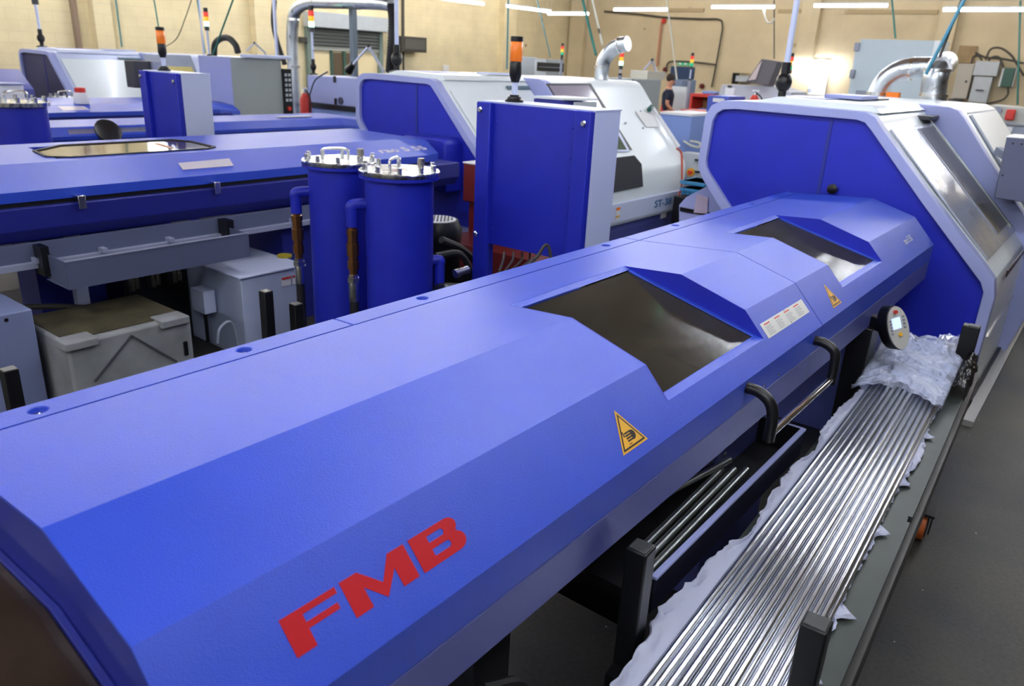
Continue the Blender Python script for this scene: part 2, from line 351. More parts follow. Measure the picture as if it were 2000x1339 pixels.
# ---------------- fluorescent tubes (the hall's lamps, plus unseen ones added for light) ----------------
def light(c,along,ln=1.5,label=None,group=None,m_=None):
    t=thing('fluorescent_light',c,label or 'bare white fluorescent batten hanging under the roof','ceiling light',group)
    d=Vector((1,0,0)) if along=='x' else Vector((0,1,0)); c=Vector(c); s=Vector((d.y,d.x,0))
    MB().bar(c-d*ln/2+Vector((0,0,.045)),c+d*ln/2+Vector((0,0,.045)),.055,.03).obj('light_housing',WHT,t)
    MB().tube([c-d*ln/2*.98,c+d*ln/2*.98],.026,10).obj('light_tube',m_ or TUBEM,t)
    m=MB()
    for k in (-.42,.42): m.cyl(c+d*ln*k+Vector((0,0,.06)),(c+d*ln*k).to_2d().to_3d()+Vector((0,0,ZC)),.004,seg=6)
    m.obj('hanging_wire',WHCAB,t); return t
vis=[((1197,18),(1303,20),'fourth from the corner'),]
LL=[('above the galvanised duct elbow, left of the blue exit door',1250,19),('above the blue exit door, second along the back row',1450,14),('left of the lit green signal lamp\'s right-hand neighbour',1660,11),('at the right-hand end of the back row above the wall boxes',1926,19)]
LAB4=['white fluorescent tube nearest above the silver duct elbow','white fluorescent tube with a looped white cable, left of the lit green lamp','white fluorescent tube above the tall pale blue cabinet','white fluorescent tube furthest right, above the grey wall switch boxes']
for (a,px,py),lb in zip(LL,LAB4): light(at(px,py,X=18),'y',1.5,lb,'fluorescent tubes along the back of the hall')
light(at(1109,27,X=18.6),'y',1.35,'white fluorescent tube meeting another at a corner, right-hand one','fluorescent tubes along the back of the hall')
light(at(1034,17.5,Z=3.15),'x',1.9,'white fluorescent tube running away from the viewer beside the corner','fluorescent tubes along the back of the hall')
light(at(906,3,Z=3.25),'x',1.6,'white fluorescent tube cut by the top edge, over the cream brick wall','fluorescent tubes along the back of the hall')
for x,y in ((1.2,-.5),(-1.7,-.7),(2.3,.1)): light((x,y,3.9),'y',1.5,'added unseen fluorescent batten over the aisle beside the stock cart','added unseen battens over the aisle')  # unseen lamps added to light the lid's sloping front facets
for x in (14.3,10.6,6.9,3.2,-.5,-4.2):
    for y in (16.2,12.6,9.6,6.6,3.8,1.6,-.6):  # unseen rows continued for lighting, last one added for the lid's facets
        light((x,y,3.35 if x<12 else 3.9),'y',1.5,'unseen white fluorescent batten of the hall hung above the machines','unseen fluorescent battens over the machines')
for x,y in [(24.3,y) for y in (15.5,12.5,9.5,6.5,3.5,.5,-2.5)]+[(21.3,y) for y in (14,11,8,5,2,-1)]: light((x,y,4.75),'y',1.5,'added unseen warm white batten high under the roof, brightening the back wall','added high battens washing the walls',TUBEW)  # unseen lamps added to brighten the back wall
for x in (22,19,16,13,10,7,4): light((x,16.2,4.8),'x',1.5,'added unseen warm white batten high under the roof, brightening the left wall','added high battens washing the left wall',TUBEL)  # unseen stronger lamps added to brighten the left wall
# thin conduit the back row hangs from
a=at(985,6,X=18); b=at(1999,14,X=18)
tag(MB().tube([(18.02,a.y,a.z+.1),(18.02,b.y-.5,b.z+.12)],.012,8).obj('conduit',WHCAB),'thin pale conduit that the back row of tubes hangs along','conduit')
# ---------------- main bar feeder (foreground) ----------------
P=[(1.615,1.2),(1.53,1.202),(1.10,1.230),(.857,1.158),(.728,1.02),(.728,.930)]
XL,XM,XR=.333,2.865,4.88
W1=(1.71,2.385); W2=(3.262,3.90)
CH=((1.325,0),(.78,0))
def zp(y):
    for (a,b),(c,d) in zip(P,P[1:]):
        if c<=y<=a and a!=c: return b+(d-b)*(a-y)/(a-c)
    return P[-1][1]
F=thing('bar_feeder',(2.6,1.17,0),'large blue bar feeder in the foreground with red FMB lettering and two sloped windows','machine')
def cover(x0,x1,wn):
    m=MB(); pr=P[1:]
    yb,yf=CH[0][0],CH[1][0]
    segs=[(x0,wn[0],False),(wn[0],wn[1],True),(wn[1],x1,False)]
    for a,b,hole in segs:
        if not hole:
            for (y0,z0),(y1,z1) in zip(pr,pr[1:]): m.poly([(a,y0,z0),(a,y1,z1),(b,y1,z1),(b,y0,z0)])
        else:
            m.poly([(a,1.53,1.202),(a,yb,zp(yb)),(b,yb,zp(yb)),(b,1.53,1.202)])
            m.poly([(a,yf,zp(yf)),(a,.728,1.02),(b,.728,1.02),(b,yf,zp(yf))])
            m.poly([(a,.728,1.02),(a,.728,.930),(b,.728,.930),(b,.728,1.02)])
    # end skins
    bot=[(.728,.93),(.76,.93),(1.5,.93),(1.53,.93)]
    return m
end=[(1.53,1.202),(1.10,1.230),(.857,1.158),(.728,1.02),(.728,.930),(1.53,.93)]
def mkcover(name,x0,x1,wn,label):
    m=cover(x0,x1,wn); o=m.obj(name,BLUE,F,solid=.006,smooth=False,flip=False)
    # face order gives outward normals up; thicken inwards
    if label: o['label']=label
    return o
c1=mkcover('rear_cover',XL,XM-.0025,W1,'near half of the faceted blue lid')
c2=mkcover('front_cover',XM+.0025,XR,W2,'far half of the faceted blue lid')
def fixn(o):
    bm=bmesh.new(); bm.from_mesh(o.data); bmesh.ops.remove_doubles(bm,verts=bm.verts,dist=1e-5); bm.normal_update()
    bm.faces.ensure_lookup_table()
    up=sum((f.normal.z+(-f.normal.y if abs(f.normal.z)<.1 else 0))*f.calc_area() for f in bm.faces)
    if up<0: bmesh.ops.reverse_faces(bm,faces=bm.faces)
    bm.to_mesh(o.data); bm.free()
fixn(c1); fixn(c2)
inn=[(1.522,1.196),(1.10,1.222),(.862,1.151),(.736,1.017),(.736,.932),(1.522,.932)]
MB().prof(inn,XR-.012,XR-.004).obj('end_plate',BLUE,F)
# left-hand end housing stepping down from the lid
stp=[(1.60,1.075),(1.10,1.090),(.857,1.016),(.715,.875),(.715,.80),(1.60,.80)]
MB().prof([(1.53,1.2),(1.10,1.226),(.860,1.154),(.733,1.018),(.733,.80),(1.53,.80)],XL+.004,XL+.02).obj('end_plate',NAVY,F)
MB().prof(stp,.322,XL+.004).obj('end_collar',NAVY,F,bevel=.003)
stp2=[(1.62,1.085),(1.10,1.097),(.852,1.022),(.70,.882),(.70,.30),(1.62,.30)]
tl=tag(MB().prof(stp2,-.3,.320).obj('tail_cover',BROWN,F,bevel=.004),'glossy dark brown tail cover')
m=MB()
for x in (.13,): m.prof([(1.6,1.088),(1.10,1.100),(.852,1.025),(.697,.882),(.697,.3),(.70,.3),(.70,.880),(.854,1.020),(1.10,1.095),(1.6,1.083)],x,x+.003)
m.obj('panel_joint',GREYM,tl)
# window recesses
for i,(a,b) in enumerate((W1,W2)):
    yb,yf=CH[0][0],CH[1][0]; zb_,zf_=zp(yb),zp(yf)
    def ch(y,d=0): return zf_+(zb_-zf_)*(y-yf)/(yb-yf)+d
    side=[(yb,zb_),(1.10,1.230),(.857,1.158),(yf,zf_)]
    for x,w_ in ((a+.0015,-.004),(b-.0015,.004)):
        m=MB().ext([(x,y,z) for y,z in side],(w_,0,0)); m.obj('recess_cheek',BLUE2,F)
    e=.022
    fr=MB()
    def strip(x0,x1,y0,y1):
        fr.ext([(x0,y0,ch(y0)),(x1,y0,ch(y0)),(x1,y1,ch(y1)),(x0,y1,ch(y1))],(0,0,-.012))
    strip(a,b,yb-.028,yb); strip(a,b,yf,yf+.03); strip(a,a+e,yf+.03,yb-.028); strip(b-e,b,yf+.03,yb-.028)
    f_=fr.obj('window_frame',BLUE,F,bevel=.0015)
    MB().ext([(a+e,yf+.03,ch(yf+.03,-.004)),(b-e,yf+.03,ch(yf+.03,-.004)),(b-e,yb-.028,ch(yb-.028,-.004)),(a+e,yb-.028,ch(yb-.028,-.004))],(0,0,-.003)).obj('window_pane',PANE if i==0 else PANE,f_)
# interior seen through the windows
MB().box(XL+.02,XR-.02,.745,1.51,.945,.955).box(XL+.02,XR-.02,1.42,1.5,.955,1.16).obj('inner_floor',DARKG,F)
MB().box(.6,4.6,1.10,1.18,.955,1.03).box(.6,4.6,.95,.99,.955,1.04).obj('reflection_bar',mat('orange reflection colour',(.50,.24,.10),.45),F)  # invented orange bars stand in for the warm roof's reflection
m=MB()
for x in (1.55,1.85,2.2,2.55,3.1,3.45,3.75,4.1): m.box(x,x+.06,.82,1.38,.956,1.07)
m.obj('channel_clamp',GREYM,F,bevel=.004)
MB().cyl((.6,1.06,1.06),(4.7,1.06,1.06),.022).obj('pusher_rod',STEEL,F)
# back rail in three lengths with sunken screws
segx=[(XL,1.288),(1.292,XM-.0015),(XM+.0015,XR)]
scr=[(.511,1.575),(.981,1.58),(1.604,1.582),(2.675,1.583),(3.297,1.583),(4.225,1.578),(4.80,1.572)]
for j,(x0,x1) in enumerate(segx):
    o=MB().prof([(1.615,1.2),(1.536,1.202),(1.536,1.17),(1.55,1.165),(1.60,1.165),(1.60,1.0),(1.615,1.0)],x0,x1).obj('hinge_rail',BLUE,F)
    for x,y in scr:
        if x0<x<x1:
            c=MB().lathe((x,y,1.186),[(.016,0),(.0225,.03)],24).obj('cutter',BLUE,F); cut(o,c)
    for p in o.data.polygons: p.use_smooth=False
    d=o.modifiers.new('bevel','BEVEL'); d.width=.0025; d.segments=2; d.limit_method='ANGLE'
for x,y in scr:
    MB().lathe((x,y,1.180),[(.016,0),(.016,.004),(.010,.005),(.010,.013),(.006,.0135),(.005,.010)],16).obj('screw',CHROME,F)
# lower front panel, chassis, under-structure
MB().prof([(.728,.926),(.742,.926),(.742,.835),(.80,.823),(.80,.82),(.728,.82)],XL,XR-.01).obj('lower_front_panel',SLATE,F,bevel=.002)
m=MB(); m.box(XL+.02,XR-.02,.745,1.60,.83,.944); m.obj('chassis',NAVY,F)
for x0,x1 in ((.40,.86),(2.35,2.95),(4.2,4.7)):
    MB().box(x0,x1,.86,1.5,0,.829).obj('pedestal',SLATE if x0>2 else GREYM,F,bevel=.006)
MB().box(3.62,3.76,.70,.80,.02,.82).obj('support_column',BLACK,F,bevel=.004)
MB().box(1.15,1.30,.95,1.45,0,.829).obj('support_column',DARKG,F,bevel=.004)
# remnant tray below the front edge
m=MB(); X0,X1,Y0,Y1,Z0=1.47,2.745,.69,1.30,.53
m.box(X0,X1,Y0,Y1,Z0,Z0+.004).box(X0,X0+.004,Y0,Y1,Z0,.645).box(X1-.004,X1,Y0,Y1,Z0,.645).box(X0,X1,Y1-.004,Y1,Z0,.645)
tr=m.obj('remnant_tray',BLACK,F)
MB().box(1.565,X1,Y0-.002,Y0+.002,.53,.64).obj('tray_front',SLATE2,tr)
MB().box(X0,1.565,Y0,Y0+.003,.53,.60).obj('tray_front',BLACK,tr)
MB().box(1.565,X1,Y0-.008,Y0+.010,.638,.647).box(X1-.008,X1+.002,Y0,Y0+.5,.643,.647).obj('tray_lip',PERI,tr,bevel=.001)
MB().box(X0+.02,X1-.02,Y0+.02,Y1-.02,Z0+.004,Z0+.008).obj('rubber_mat',mat('dimpled rubber mat',(.010,.010,.012),.5,bump=1,bscale=45),tr)
# handle
g=at(1458,757,Y=.726); e1=Vector((2.147,.636,.862)); g2=at(1598,660,Y=.726); e2=Vector((2.80,.644,.846))
hd=MB().tube([e1+Vector((-.01,0,0)),e2+Vector((.01,0,0))],.0125,14).obj('handle',CHROME,F)
for a,b in ((g,e1),(g2,e2)):
    a=Vector((b.x,.735,b.z+.130))
    pts=bez([a,(b.x,.690,b.z+.128),(b.x,.652,b.z+.105),(b.x,b.y,b.z+.06),(b.x,b.y,b.z-.018)],24)
    MB().tube(pts,.018,14).obj('handle_grip',BLACK,hd)
for p in ((1492,812),(1509,811)): pass
for px,py in ((1492,752),(1520,731)):
    q=at(px,py,Y=.728); MB().sph((q.x,.728,q.z),.005,10).obj('rivet',CHROME,F)
# stickers
def fpt(x,s,d=.0008):   # point on the sloping front facet: x along, s down the slope from its upper edge
    L=math.hypot(.129,.138); u=s/L; n=Vector((0,-.138,.129)).normalized()
    return Vector((x,.857-.129*u,1.158-.138*u))+n*d
FN=Vector((0,-.138,.129)).normalized()
def decal(name,pts,m,parent,th=.0006,d=.0004):
    return MB().ext([fpt(x,s,d) for x,s in pts],FN*th).obj(name,m,parent,smooth=False)
def logo(pts): return [(.52+a*.06,.110-b*.06) for a,b in pts]
def arc(cx,cy,rx,ry,a0,a1,n=8): return [(cx+rx*math.cos(math.radians(a0+(a1-a0)*i/n)),cy+ry*math.sin(math.radians(a0+(a1-a0)*i/n))) for i in range(n+1)]
FT=[(.03,.66),(.03,-.36),(.64,-.36),(.64,.10),(1.64,.10),(1.64,.272),(.65,.272),(.65,.485),(1.75,.485),(1.75,.66)]
MT=[(1.92,.68),(1.92,-.35),(2.515,-.35),(2.515,.232),(3.053,-.35),(3.645,.232),(3.645,-.35),(4.25,-.35),(4.25,.68),(3.64,.68),(3.118,.07),(2.52,.68)]
lg=decal('lettering',logo(FT),REDL,F); decal('lettering',logo(MT),REDL,F)
outer=[(4.45,.69),(4.45,-.36)]+arc(6.0,-.07,.40,.29,-90,60,10)+arc(5.95,.44,.36,.25,-50,90,10)
h1=arc(5.66,.40,.09,.10,-90,90,6); h1=[(5.08,.30)]+h1+[(5.08,.50)]
h2=arc(5.70,-.01,.10,.105,-90,90,6); h2=[(5.07,-.115)]+h2+[(5.07,.095)]
o=decal('lettering',logo(outer),REDL,F,th=.0008)
for h in (h1,h2):
    c=MB().ext([fpt(x,s,-.003) for x,s in logo(h)],FN*.01).obj('cutter',REDL,F); cut(o,c)
def warn(x0,w,s0,h,label):
    """triangle with its base down the slope"""
    def T(k,off=0): 
        cx=x0; return [(cx,s0+off*2.0),(cx+w/2-off*1.7,s0+h-off),(cx-w/2+off*1.7,s0+h-off)]
    b=decal('warning_sticker',T(0),YEL,F); b['label']=label
    decal('black_border',T(0,.005),BLK,b,d=.0011,th=.0002); decal('yellow_field',T(0,.0095),YEL,b,d=.0014,th=.0002)
    hx,hs=x0+.002,s0+h*.70
    m=MB()
    def pl(pts): m.ext([fpt(x,s,.0017) for x,s in pts],FN*.0002)
    pl([(hx+a*.015+.008,hs+b*.0125) for a,b in arc(0,0,1,1,-100,100,10)])
    for q in range(4): pl([(hx-.018,hs-.0125+q*.0065),(hx+.010,hs-.0125+q*.0065),(hx+.010,hs-.0083+q*.0065),(hx-.018,hs-.0083+q*.0065)])
    pl([(hx-.024,hs-.018),(hx-.020,hs-.018),(hx-.020,hs-.003),(hx-.024,hs-.003)])
    pl([(hx-.020,hs+.016),(hx-.006,hs+.016),(hx-.006,hs+.018),(hx-.020,hs+.018)])
    m.obj('hand_pictogram',BLK,b,smooth=False); return b
warn(1.487,.118,.060,.102,'yellow triangular hand crushing warning')
warn(3.103,.110,.060,.100,'yellow triangular warning glinting on the far lid')
lb=decal('instruction_plate',[(2.416,.065),(2.828,.065),(2.828,.121),(2.416,.121)],LAB,F); lb['label']='long silver instruction plate'
m=MB(); m2=MB()
for c in range(4):
    x=2.44+c*.095
    m2.ext([fpt(x,.072,.0011),fpt(x+.05,.072,.0011),fpt(x+.05,.0765,.0011),fpt(x,.0765,.0011)],FN*.0002)
    for r in range(6):
        s=.083+r*.0058; w_=.045+.02*R_.random(); m.ext([fpt(x,s,.0011),fpt(x+w_,s,.0011),fpt(x+w_,s+.002,.0011),fpt(x,s+.002,.0011)],FN*.0002)
m.obj('plate_print',GREYT,lb); m2.obj('plate_heading',RED,lb)
for x,s in ((2.64,.068),(2.64,.117)): MB().sph(fpt(x,s,.001),.002,8).obj('plate_rivet',DARKG,lb)
# faint model lettering at the far end of the lid
text('lettering','rao 5 55',LAB,F,fpt(4.40,.105,.0006),(1,0,0),(0,.129,.138),.05,.0003)
# control pod
cc=Vector(at(1755,640,Y=.60)); nrm=Vector((-.62,-.74,.28)).normalized(); lx=Vector((0,0,1)).cross(nrm).normalized(); ly=nrm.cross(lx); lx,ly=lx*.97+ly*.24,ly*.97-lx*.24; lx*=.66; ly*=.66
def ell(a,b,off,n=28,cx=0,cy=0): return [cc+lx*(cx+a*math.cos(2*PI*i/n))+ly*(cy+b*math.sin(2*PI*i/n))+nrm*off for i in range(n)]
cp=MB().ext(ell(.082,.155,-.075),nrm*.07).obj('control_panel',BLACK,F,bevel=.008)
MB().ext(ell(.078,.150,-.004),nrm*.006).obj('panel_face',LAB,cp)
def pr_(x,y,w_,h_,off=.003): 
    c=cc+nrm*off; return [c+lx*(x-w_/2)+ly*(y-h_/2),c+lx*(x+w_/2)+ly*(y-h_/2),c+lx*(x+w_/2)+ly*(y+h_/2),c+lx*(x-w_/2)+ly*(y+h_/2)]
MB().ext(pr_(-.012,.035,.062,.075),nrm*.002).obj('lcd_screen',SCREEN,cp)
m=MB()
for j in range(5): m.ext(pr_(-.058,.06-j*.022,.012,.012),nrm*.004)
for j in range(4): m.ext(pr_(.045,.07-j*.025,.014,.014),nrm*.004)
m.obj('panel_button',GREYT,cp)
MB().ext(ell(.014,.014,.003,16,.0,-.045),nrm*.004).obj('yellow_button',YEL,cp)
MB().ext(ell(.012,.012,.003,16,-.01,.115),nrm*.012).obj('emergency_button',RED,cp)
MB().bar((3.70,.74,.84),(cc-nrm*.06),.06,.06).obj('panel_arm',BLACK,F,bevel=.004)
# rods lying in the tray
def rod(name,a,b,r,m,label,group): 
    a,b=Vector(a),Vector(b); d=(b-a).normalized()
    o=MB().tube([a,a+d*.003,b-d*.003,b],[r*.8,r,r,r*.8],18).obj(name,m); tag(o,label,'rod',group); return o
for i in range(3):
    a=Vector((1.60+.01*i,.715+i*-.026,.625)); rod('steel_rod',(1.70-.02*i,.82-.034*i,.575),(2.36+.03*i,.84-.034*i,.575),.0115,RODD,'dull steel rod end in the near row of three beside the tray lip','three rods beside the tray lip')
for i in range(5):
    rod('steel_rod',(1.60,1.22-.055*i,.56),(2.52-.03*i,.90-.0*i+.035*(4-i)-.07,.60),.0115,RODD,'dull steel rod lying askew deeper in the tray under the blue lid','askew rods deeper in the tray')
cable('black_hose',[(1.0,.80,.62),(1.12,.78,.55),(1.13,.78,.35),(1.02,.79,.15),(.85,.82,.05)],.016,RUBB,'black hose curving down under the near end of the blue feeder','hose')
# ---------------- rod cart ----------------
CA=math.radians(2.2); CU=Vector((math.cos(CA),math.sin(CA),0)); CV=Vector((-math.sin(CA),math.cos(CA),0)); C0=Vector((1.45,.205,0))
def cp_(u,v,z): return C0+CU*u+CV*v+Vector((0,0,z))
CR=Matrix((CU,CV,Vector((0,0,1)))).transposed()
def cb(m,u0,u1,v0,v1,z0,z1): return m.obox(cp_((u0+u1)/2,(v0+v1)/2,(z0+z1)/2),(u1-u0,v1-v0,z1-z0),CR)
K=thing('rod_cart',cp_(1,.25,0),'black steel stock cart on castors loaded with bright rods beside the blue feeder','trolley')
cb(MB(),-.9,2.75,.01,.405,.552,.56).obj('cart_bed',BEDG,K,bevel=.001)
for u0,u1 in ((-.9,-.28),(-.25,1.02),(1.06,2.72)):
    cb(MB(),u0,u1,.0,.012,.545,.566).obj('bed_edge',BEDG,K)
for v in (.0,.39): cb(MB(),-.9,2.75,v-.02,v+.02,.46,.535).obj('side_rail',BLACK if v else mat('rail brown black',(.03,.028,.026),.4),K,bevel=.003)
for u in (-.6,-.10,.3,1.2,2.1,2.7): cb(MB(),u,u+.05,0,.40 if u!=-.10 else .48,.455,.50).obj('cross_member',BLACK,K)
for u in (-.5,1.93,2.5): 
    for v in (.02,.34): cb(MB(),u,u+.05,v,v+.05,.14,.47).obj('cart_leg',BLACK,K)
POSTS=[(-.055,.025,.84),(-.055,.430,.84),(2.66,.025,.80)]
for u,v,z in POSTS:
    pb=cb(MB(),u,u+.055,v,v+(.075 if u>2.65 else .055),.45,z).obj('upright_post',BLACK,K,bevel=.005,seg=3)
    cb(MB(),u+.004,u+.051,v+.004,v+.051,z-.002,z+.003).obj('post_cap',mat('worn black cap',(.028,.03,.03),.35,var=.3,vscale=30),pb,bevel=.004)
cb(MB(),-.9,2.7,.03,.38,.20,.215).obj('lower_shelf',BLACK,K)
def castor(u,v):
    c=cp_(u,v,.062); m=MB().lathe(c-CV*.018,[(.05,0),(.064,.004),(.064,.032),(.05,.036)],28,axis=CV); wq=m.obj('castor_wheel',ORG,K)
    MB().lathe(c-CV*.021,[(.046,0),(.052,.002),(.052,.040),(.046,.042)],24,axis=CV).obj('wheel_hub',BLACK,wq)
    mm=MB(); cb(mm,u-.035,u+.035,v-.034,v-.028,.045,.135); cb(mm,u-.035,u+.035,v+.028,v+.034,.045,.135); cb(mm,u-.045,u+.045,v-.04,v+.04,.13,.142); mm.obj('castor_fork',BLACK,K)
for u,v in ((1.97,.01),(1.97,.37),(-.45,.01),(-.45,.37)): castor(u,v)
# rods
nr=17
for layer,(n,z,v0) in enumerate(((14,.5735,.083),(13,.5922,.0935),(5,.6108,.188))):
    for i in range(n):
        if layer<1 and 3<i<n-4 and False: continue      # buried by the rods above, never seen
        v=v0+i*.0212*(1 if layer<2 else 1.06); r=.0103
        du=R_.uniform(-.0003,.0003) if layer<2 else R_.uniform(-.0012,.0012); ue=2.24+R_.uniform(-.04,.04)
        zz=z
        rod('steel_rod',cp_(-.85,v+du,zz),cp_(ue,v-du*.6,zz+.002),r,RODM,'bright drawn steel rod in the plastic-lined pile on the cart','bright rods piled on the cart')
# torn plastic wrap: clear sheet under and beside the rods, milky torn edges, crumpled end
def sheet(name,fn,nu,nv,m,label,cat='plastic wrap',th=.0012):
    q=MB(); 
    for i in range(nu+1):
        for j in range(nv+1): q.v.append(fn(i/nu,j/nv))
    for i in range(nu):
        for j in range(nv):
            a=i*(nv+1)+j; q.f.append([a,a+nv+1,a+nv+2,a+1])
    o=q.obj(name,m); tag(o,label,cat)
    d=o.modifiers.new('thick','SOLIDIFY'); d.thickness=th
    return o
from mathutils import noise as NZ
def nz(x,y=0,z=0): return NZ.noise(Vector((x,y,z)))
LE=[(-.9,.41),(-.19,.412),(-.03,.415),(.10,.443),(.21,.425),(.28,.42),(.37,.426),(.47,.405),(.56,.377),(.67,.383),(.80,.395),(.93,.402),(1.12,.405),(1.21,.383),(1.30,.376),(1.48,.408),(1.62,.401),(1.75,.405),(1.93,.379),(2.15,.40),(2.4,.43)]
def lerp(T,u):
    for (a,b),(c,d) in zip(T,T[1:]):
        if a<=u<=c: return b+(d-b)*(u-a)/(c-a)
    return T[-1][1]
def left_fn(a,b):
    u=-.85+a*3.2; e=lerp(LE,u)+.012*nz(u*19,5)+.008*nz(u*60,9)
    v=.365+b*(e-.365); z=.572+.02*b+.018*nz(u*9,b*2)*b+.008*nz(u*26,b*6)*b
    return cp_(u,v,max(z,.563))
def right_fn(a,b):
    u=-.9+a*3.3; e=.004+.05*max(0,nz(u*2.3,11))+.02*abs(nz(u*13,4))+.008*nz(u*47,2)
    for q in (.02,.13,.42,.9,1.28,1.75): e+=.036*max(0,1-abs(u-q)/.035)
    v=.078-b*e; z=.575+.008*nz(u*30,b*5)-b*.006
    return cp_(u,v,z)
sheet('plastic_sheet',left_fn,220,9,WRAPP,'torn milky plastic edge along the feeder side of the rods')
sheet('plastic_sheet',right_fn,260,6,WRAPP,'torn milky plastic shreds along the aisle side of the rods')
def end_fn(a,b):
    u=1.98+a*.62; v=.055+b*.36
    hump=.045*math.sin(PI*b)**.6
    z=.592+hump+a*.07+(.028*nz(u*9,v*7)+.015*nz(u*23,v*19)+.007*nz(u*60,v*50))*(.35+a)
    u2=u+.05*nz(v*14,3)*(1-a)-.09*(1-a)*math.sin(PI*b)*(-1)+.03*nz(v*40,8)*(1-a)
    if a<.02: z=.62
    return cp_(u2,v,z)
sheet('plastic_wrap',end_fn,90,70,WRAP,'crumpled clear plastic wrap bunched over the far ends of the rods')
def end2(a,b):
    u=2.35+a*.42; v=.06+b*.30-.12*a*b; z=.60+.03*a+.05*math.sin(PI*b)+.03*nz(u*11,v*13,4)+.018*nz(u*31,v*30,2)
    return cp_(u+.02*nz(v*30),v,z)
sheet('plastic_wrap',end2,70,50,WRAPP,'milky folds of plastic at the far end between the rods and the tall post')
def bub(a,b):
    u=2.45+a*.42; v=.22+b*.20+.03*a; z=.63+.06*math.sin(PI*a)*math.sin(PI*b)+.02*nz(u*14,v*14)+.006*nz(u*70,v*70)
    return cp_(u,v,z)
sheet('foil_bag',bub,70,50,BUB,'shiny crinkled silver blue film behind the plastic wrap','packaging')
def bub2(a,b):
    u=2.74+a*.12; v=.10+b*.10; z=.60+a*.08+.02*nz(u*20,v*20)+.01*nz(u*50,v*60)
    return cp_(u,v,z)
sheet('foil_bag',bub2,30,30,BUB,'small scrap of silver film beside the far upright post','packaging')
def blk(a,b):
    u=2.28+a*.37; t=b*PI; r=.042+.012*nz(u*12,b*5)+.005*nz(u*40,b*30)
    return cp_(u,.03-r*math.cos(t)*.9,.56+r*1.6*math.sin(t)+.05*a)
sheet('black_bag',blk,50,30,mat('glossy black film',(.004,.004,.005),.35,bump=.8,bscale=90),'glossy black plastic film wrapped beside the far upright post','packaging')
# ---------------- second bar feeder (left) ----------------
G=thing('bar_feeder',(3.0,5.0,0),'blue bar feeder on the left with a long brown tinted window','machine')
P2=[(5.62,1.235),(5.45,1.262),(4.86,1.225),(4.50,1.13),(4.50,1.075)]
def sk(m,a,b,pts):
    for (y0,z0),(y1,z1) in zip(pts,pts[1:]): m.poly([(a,y0,z0),(a,y1,z1),(b,y1,z1),(b,y0,z0)])
xe=4.62
m=MB()
wx0,wx1=at(92,300,Z=1.245).x,at(412,286,Z=1.245).x
wy0,wy1=5.33,4.94
def z2(y):
    for (a,b),(c,d) in zip(P2,P2[1:]):
        if c<=y<=a: return b+(d-b)*(a-y)/(a-c)
sk(m,-.6,wx0,P2); sk(m,wx1,xe,P2)
sk(m,wx0,wx1,[P2[0],P2[1],(wy0,z2(wy0))]); sk(m,wx0,wx1,[(wy1,z2(wy1)),P2[2],P2[3],P2[4]])
o=m.obj('lid',BLUE,G,solid=.006,smooth=False); fixn(o)
# tapered end of the lid
m=MB(); A=[(xe,y,z) for y,z in P2]; B=[(4.92,5.20,1.15),(4.95,5.15,1.20),(5.0,4.90,1.20),(4.98,4.72,1.10),(4.95,4.70,1.03)]
for i in range(4): m.poly([A[i],A[i+1],B[i+1],B[i]])
m.poly(B); m.obj('lid_end',BLUE,G,smooth=False)
cx=.07
fr=[(wx0+cx+.12,wy0),(wx1-cx,wy0),(wx1+.02,wy0-.10),(wx1+.05,wy1+.04),(wx1-.02,wy1),(wx0+.08,wy1),(wx0-.03,wy1+.06),(wx0-.02,wy0-.14)]
def on2(x,y,d=0): return Vector((x,y,z2(y)+d))
big=[(wx0-.12,wy0+.03),(wx1+.12,wy0+.03),(wx1+.12,wy1-.03),(wx0-.12,wy1-.03)]
wf=MB().ext([on2(x,y,.001) for x,y in fr],(0,0,-.02)).obj('window_pane',mat('brown tinted acrylic',(.03,.02,.013),.07,spec=.5),G)
wf['label']='long brown tinted window'
n_=len(fr); q=MB()
for i in range(n_): q.bar(on2(*fr[i],.003),on2(*fr[(i+1)%n_],.003),.02,.008)
q.obj('window_seal',RUBB,G)
MB().ext([on2(wx1-.25,wy0-.10,.002),on2(wx1-.22,wy0-.10,.002),on2(wx1-.22,wy1+.08,.002),on2(wx1-.25,wy1+.08,.002)],(0,0,.002)).obj('inner_glint',mat('orange reflection colour',(.50,.24,.10),.45),G)  # orange strip paints a glint on the tinted window
def f2(x,s):  # front facet
    y=4.86-.36*s; return Vector((x,y,1.225-.095*s+.001))
a=at(349,315,Y=4.6).x
px=[at(348,320,Z=1.19),at(452,310,Z=1.17),at(456,322,Z=1.17),at(357,332,Z=1.17)]
def onf2(px_,py_,d=.001):
    n=Vector((0,-.095,.36)).normalized(); o=Vector((0,0,H)); d_=RT*((px_-1000)/FPX)-UP*((py_-669.5)/FPX)+FW; p0=Vector((0,4.86,1.225))
    t=(p0-o).dot(n)/d_.dot(n); return o+d_*t+n*d
MB().ext([onf2(*p) for p in ((348,319),(448,310),(456,324),(357,332))],(0,0,.002)).obj('label_plate',LABP,G)
a=onf2(745,299); text('lettering','rao 5 55',LABP,G,a,(1,0,0),(0,.36,.095),.115,.001,sx=1.35)
